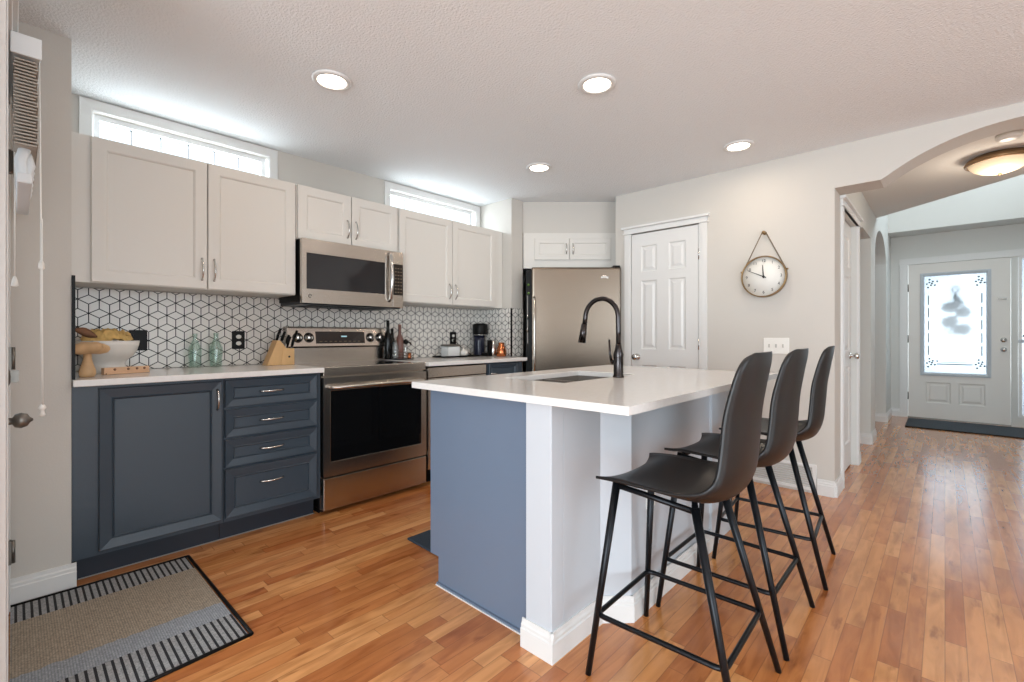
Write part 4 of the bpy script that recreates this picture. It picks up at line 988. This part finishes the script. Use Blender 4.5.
g = G(); g.lathe((-3.355, 3.135, Z+.20), [(.068, 0), (.074, .01), (.074, .10), (.068, .112), (.05, .118), (.0001, .12)], 28); hd = g.build('brew_head', BLACK, t0)
g = G(); ringp = [(-3.355+.0745*math.cos(a), 3.135+.0745*math.sin(a), Z+.205) for a in [2*math.pi*i/28 for i in range(28)]]; g.tube(ringp, .004, 6, True); g.build('chrome_band', CHROME, hd)
g = G(); g.box(-3.30, -3.235, 3.10, 3.165, Z, Z+.03); dt = g.build('drip_tray', BLACK, t0, bevel=.004)
g = G()
for k in range(5): g.box(-3.297, -3.238, 3.105+k*.013, 3.110+k*.013, Z+.0305, Z+.033)
g.build('drip_grate', CHROME, dt)
g = G(); pts = catmull([(-3.455, 2.876, 1.075), (-3.43, 2.89, 1.06), (-3.40, 2.96, .99), (-3.39, 3.02, .95), (-3.40, 3.045, .932)], 5)
cz = g.tube(pts, .003, 8); g.cyl((-3.456, 2.876, 1.077), (-3.43, 2.878, 1.077), .012, n=12); tag(g.build('power_cord', BLACK), 'black power cord dropping from the outlet to the coffee maker', 'cord')
t0 = thing('steel_canister', (-3.335, 3.213, Z), 'narrow shiny steel canister with black side beside the coffee maker', 'canister')
g = G(); g.lathe((-3.19, 3.150, Z), [(.028, 0), (.031, .004), (.031, .152), (.0001, .158)], 24)
for v in g.v: v.x += 0
g.build('body', CHROME, t0)
g = G(); g.box(-3.210, -3.170, 3.088, 3.117, Z+.002, Z+.155); g.build('handle', BLACK, t0, bevel=.003)
t0 = thing('copper_kettle', (-3.16, 3.19, Z), 'small copper jug on the worktop against the wing wall', 'jug')
g = G(); g.lathe((-3.10, 3.172, Z), [(.040, 0), (.048, .008), (.048, .05), (.038, .085), (.028, .11), (.031, .132), (.029, .132), (.024, .11), (.034, .08), (.0001, .02)], 28); g.build('body', COPPER, t0)
g = G(); g.tube([(-3.078, 3.163, Z+.10), (-3.06, 3.153, Z+.11), (-3.05, 3.148, Z+.07), (-3.065, 3.158, Z+.03)], .005, 8); g.build('handle', COPPER, t0)

# ------------------------------------------------------------------ ceiling lights
labs = ['round recessed ceiling light above the left cabinets', 'round recessed ceiling light over the island, centre of the ceiling', 'round recessed ceiling light nearest the second high window', 'round recessed ceiling light near the clock wall']
def downlight(x, y):
    t0 = thing('recessed_light', (x, y, H-.012), '', 'ceiling light', 'recessed lights in the kitchen ceiling')
    ax = Fr((x, y, H), (1, 0, 0), (0, -1, 0), (0, 0, -1))
    g = G(); g.lathe(None, [(.098, .0005), (.098, .006), (.090, .011), (.074, .012), (.070, .008), (.070, .001)], 36, axis=ax); g.build('trim_ring', TRIM, t0)
    g = G(); g.lathe(None, [(.069, .001), (.069, .007), (.05, .010), (.0001, .011)], 36, axis=ax); g.build('lens', GLOW, t0)
    return t0
def lamp(x, y, z, r, p, col, name='lamp_light'):
    l = bpy.data.lights.new(name, 'AREA'); l.shape = 'DISK'; l.size = r*2; l.energy = p; l.color = col; o = bpy.data.objects.new(name, l); C.objects.link(o); o.location = (x, y, z)
dl = downlight(-2.311, 1.116); spots = [(-2.311, 1.116), (-1.33, 2.077), (-2.318, 2.794), (-1.046, 3.421)]
for i, (x, y) in enumerate(spots):
    o = dl if i == 0 else copy_tree(dl); o.location.x = x; o.location.y = y; o['label'] = labs[i]
    lamp(x, y, H-.02, .06, 2.6, (1, .84, .66))
lamp(.0, 1.6, H-.02, .06, 2.6, (1, .84, .66)); lamp(1.6, 1.6, H-.02, .06, 2.6, (1, .84, .66))
# flush mount in the hall
lx, ly = .292, 4.90
t0 = thing('flush_ceiling_light', (lx, ly, H-.14), 'bronze rimmed flush ceiling light with glowing alabaster bowl in the hall', 'ceiling light')
ax = Fr((lx, ly, H), (1, 0, 0), (0, -1, 0), (0, 0, -1))
g = G(); g.lathe(None, [(.14, .0005), (.145, .01), (.178, .022), (.190, .045), (.186, .058), (.174, .060), (.174, .03)], 48, axis=ax); g.build('rim', BRASSL, t0)
g = G(); g.lathe(None, [(.173, .050), (.160, .072), (.138, .094), (.105, .114), (.055, .130), (.0001, .135)], 48, axis=ax); g.build('glass_bowl', GLOWH, t0)
g = G(); g.lathe(None, [(.012, .130), (.012, .138), (.006, .146), (.0001, .149)], 16, axis=ax); g.build('finial', BRASSL, t0)
l = bpy.data.lights.new('hall_lamp', 'POINT'); l.energy = 6.5; l.color = (1, .86, .70); l.shadow_soft_size = .1; o = bpy.data.objects.new('hall_lamp', l); C.objects.link(o); o.location = (lx, ly, H-.25)
g = G(); g.lathe(None, [(.062, .0005), (.062, .02), (.055, .032), (.03, .036), (.0001, .036)], 32, axis=Fr((.305, 4.44, H), (1, 0, 0), (0, -1, 0), (0, 0, -1))); tag(g.build('smoke_detector', PLATE), 'round white smoke detector on the hall ceiling', 'smoke detector')
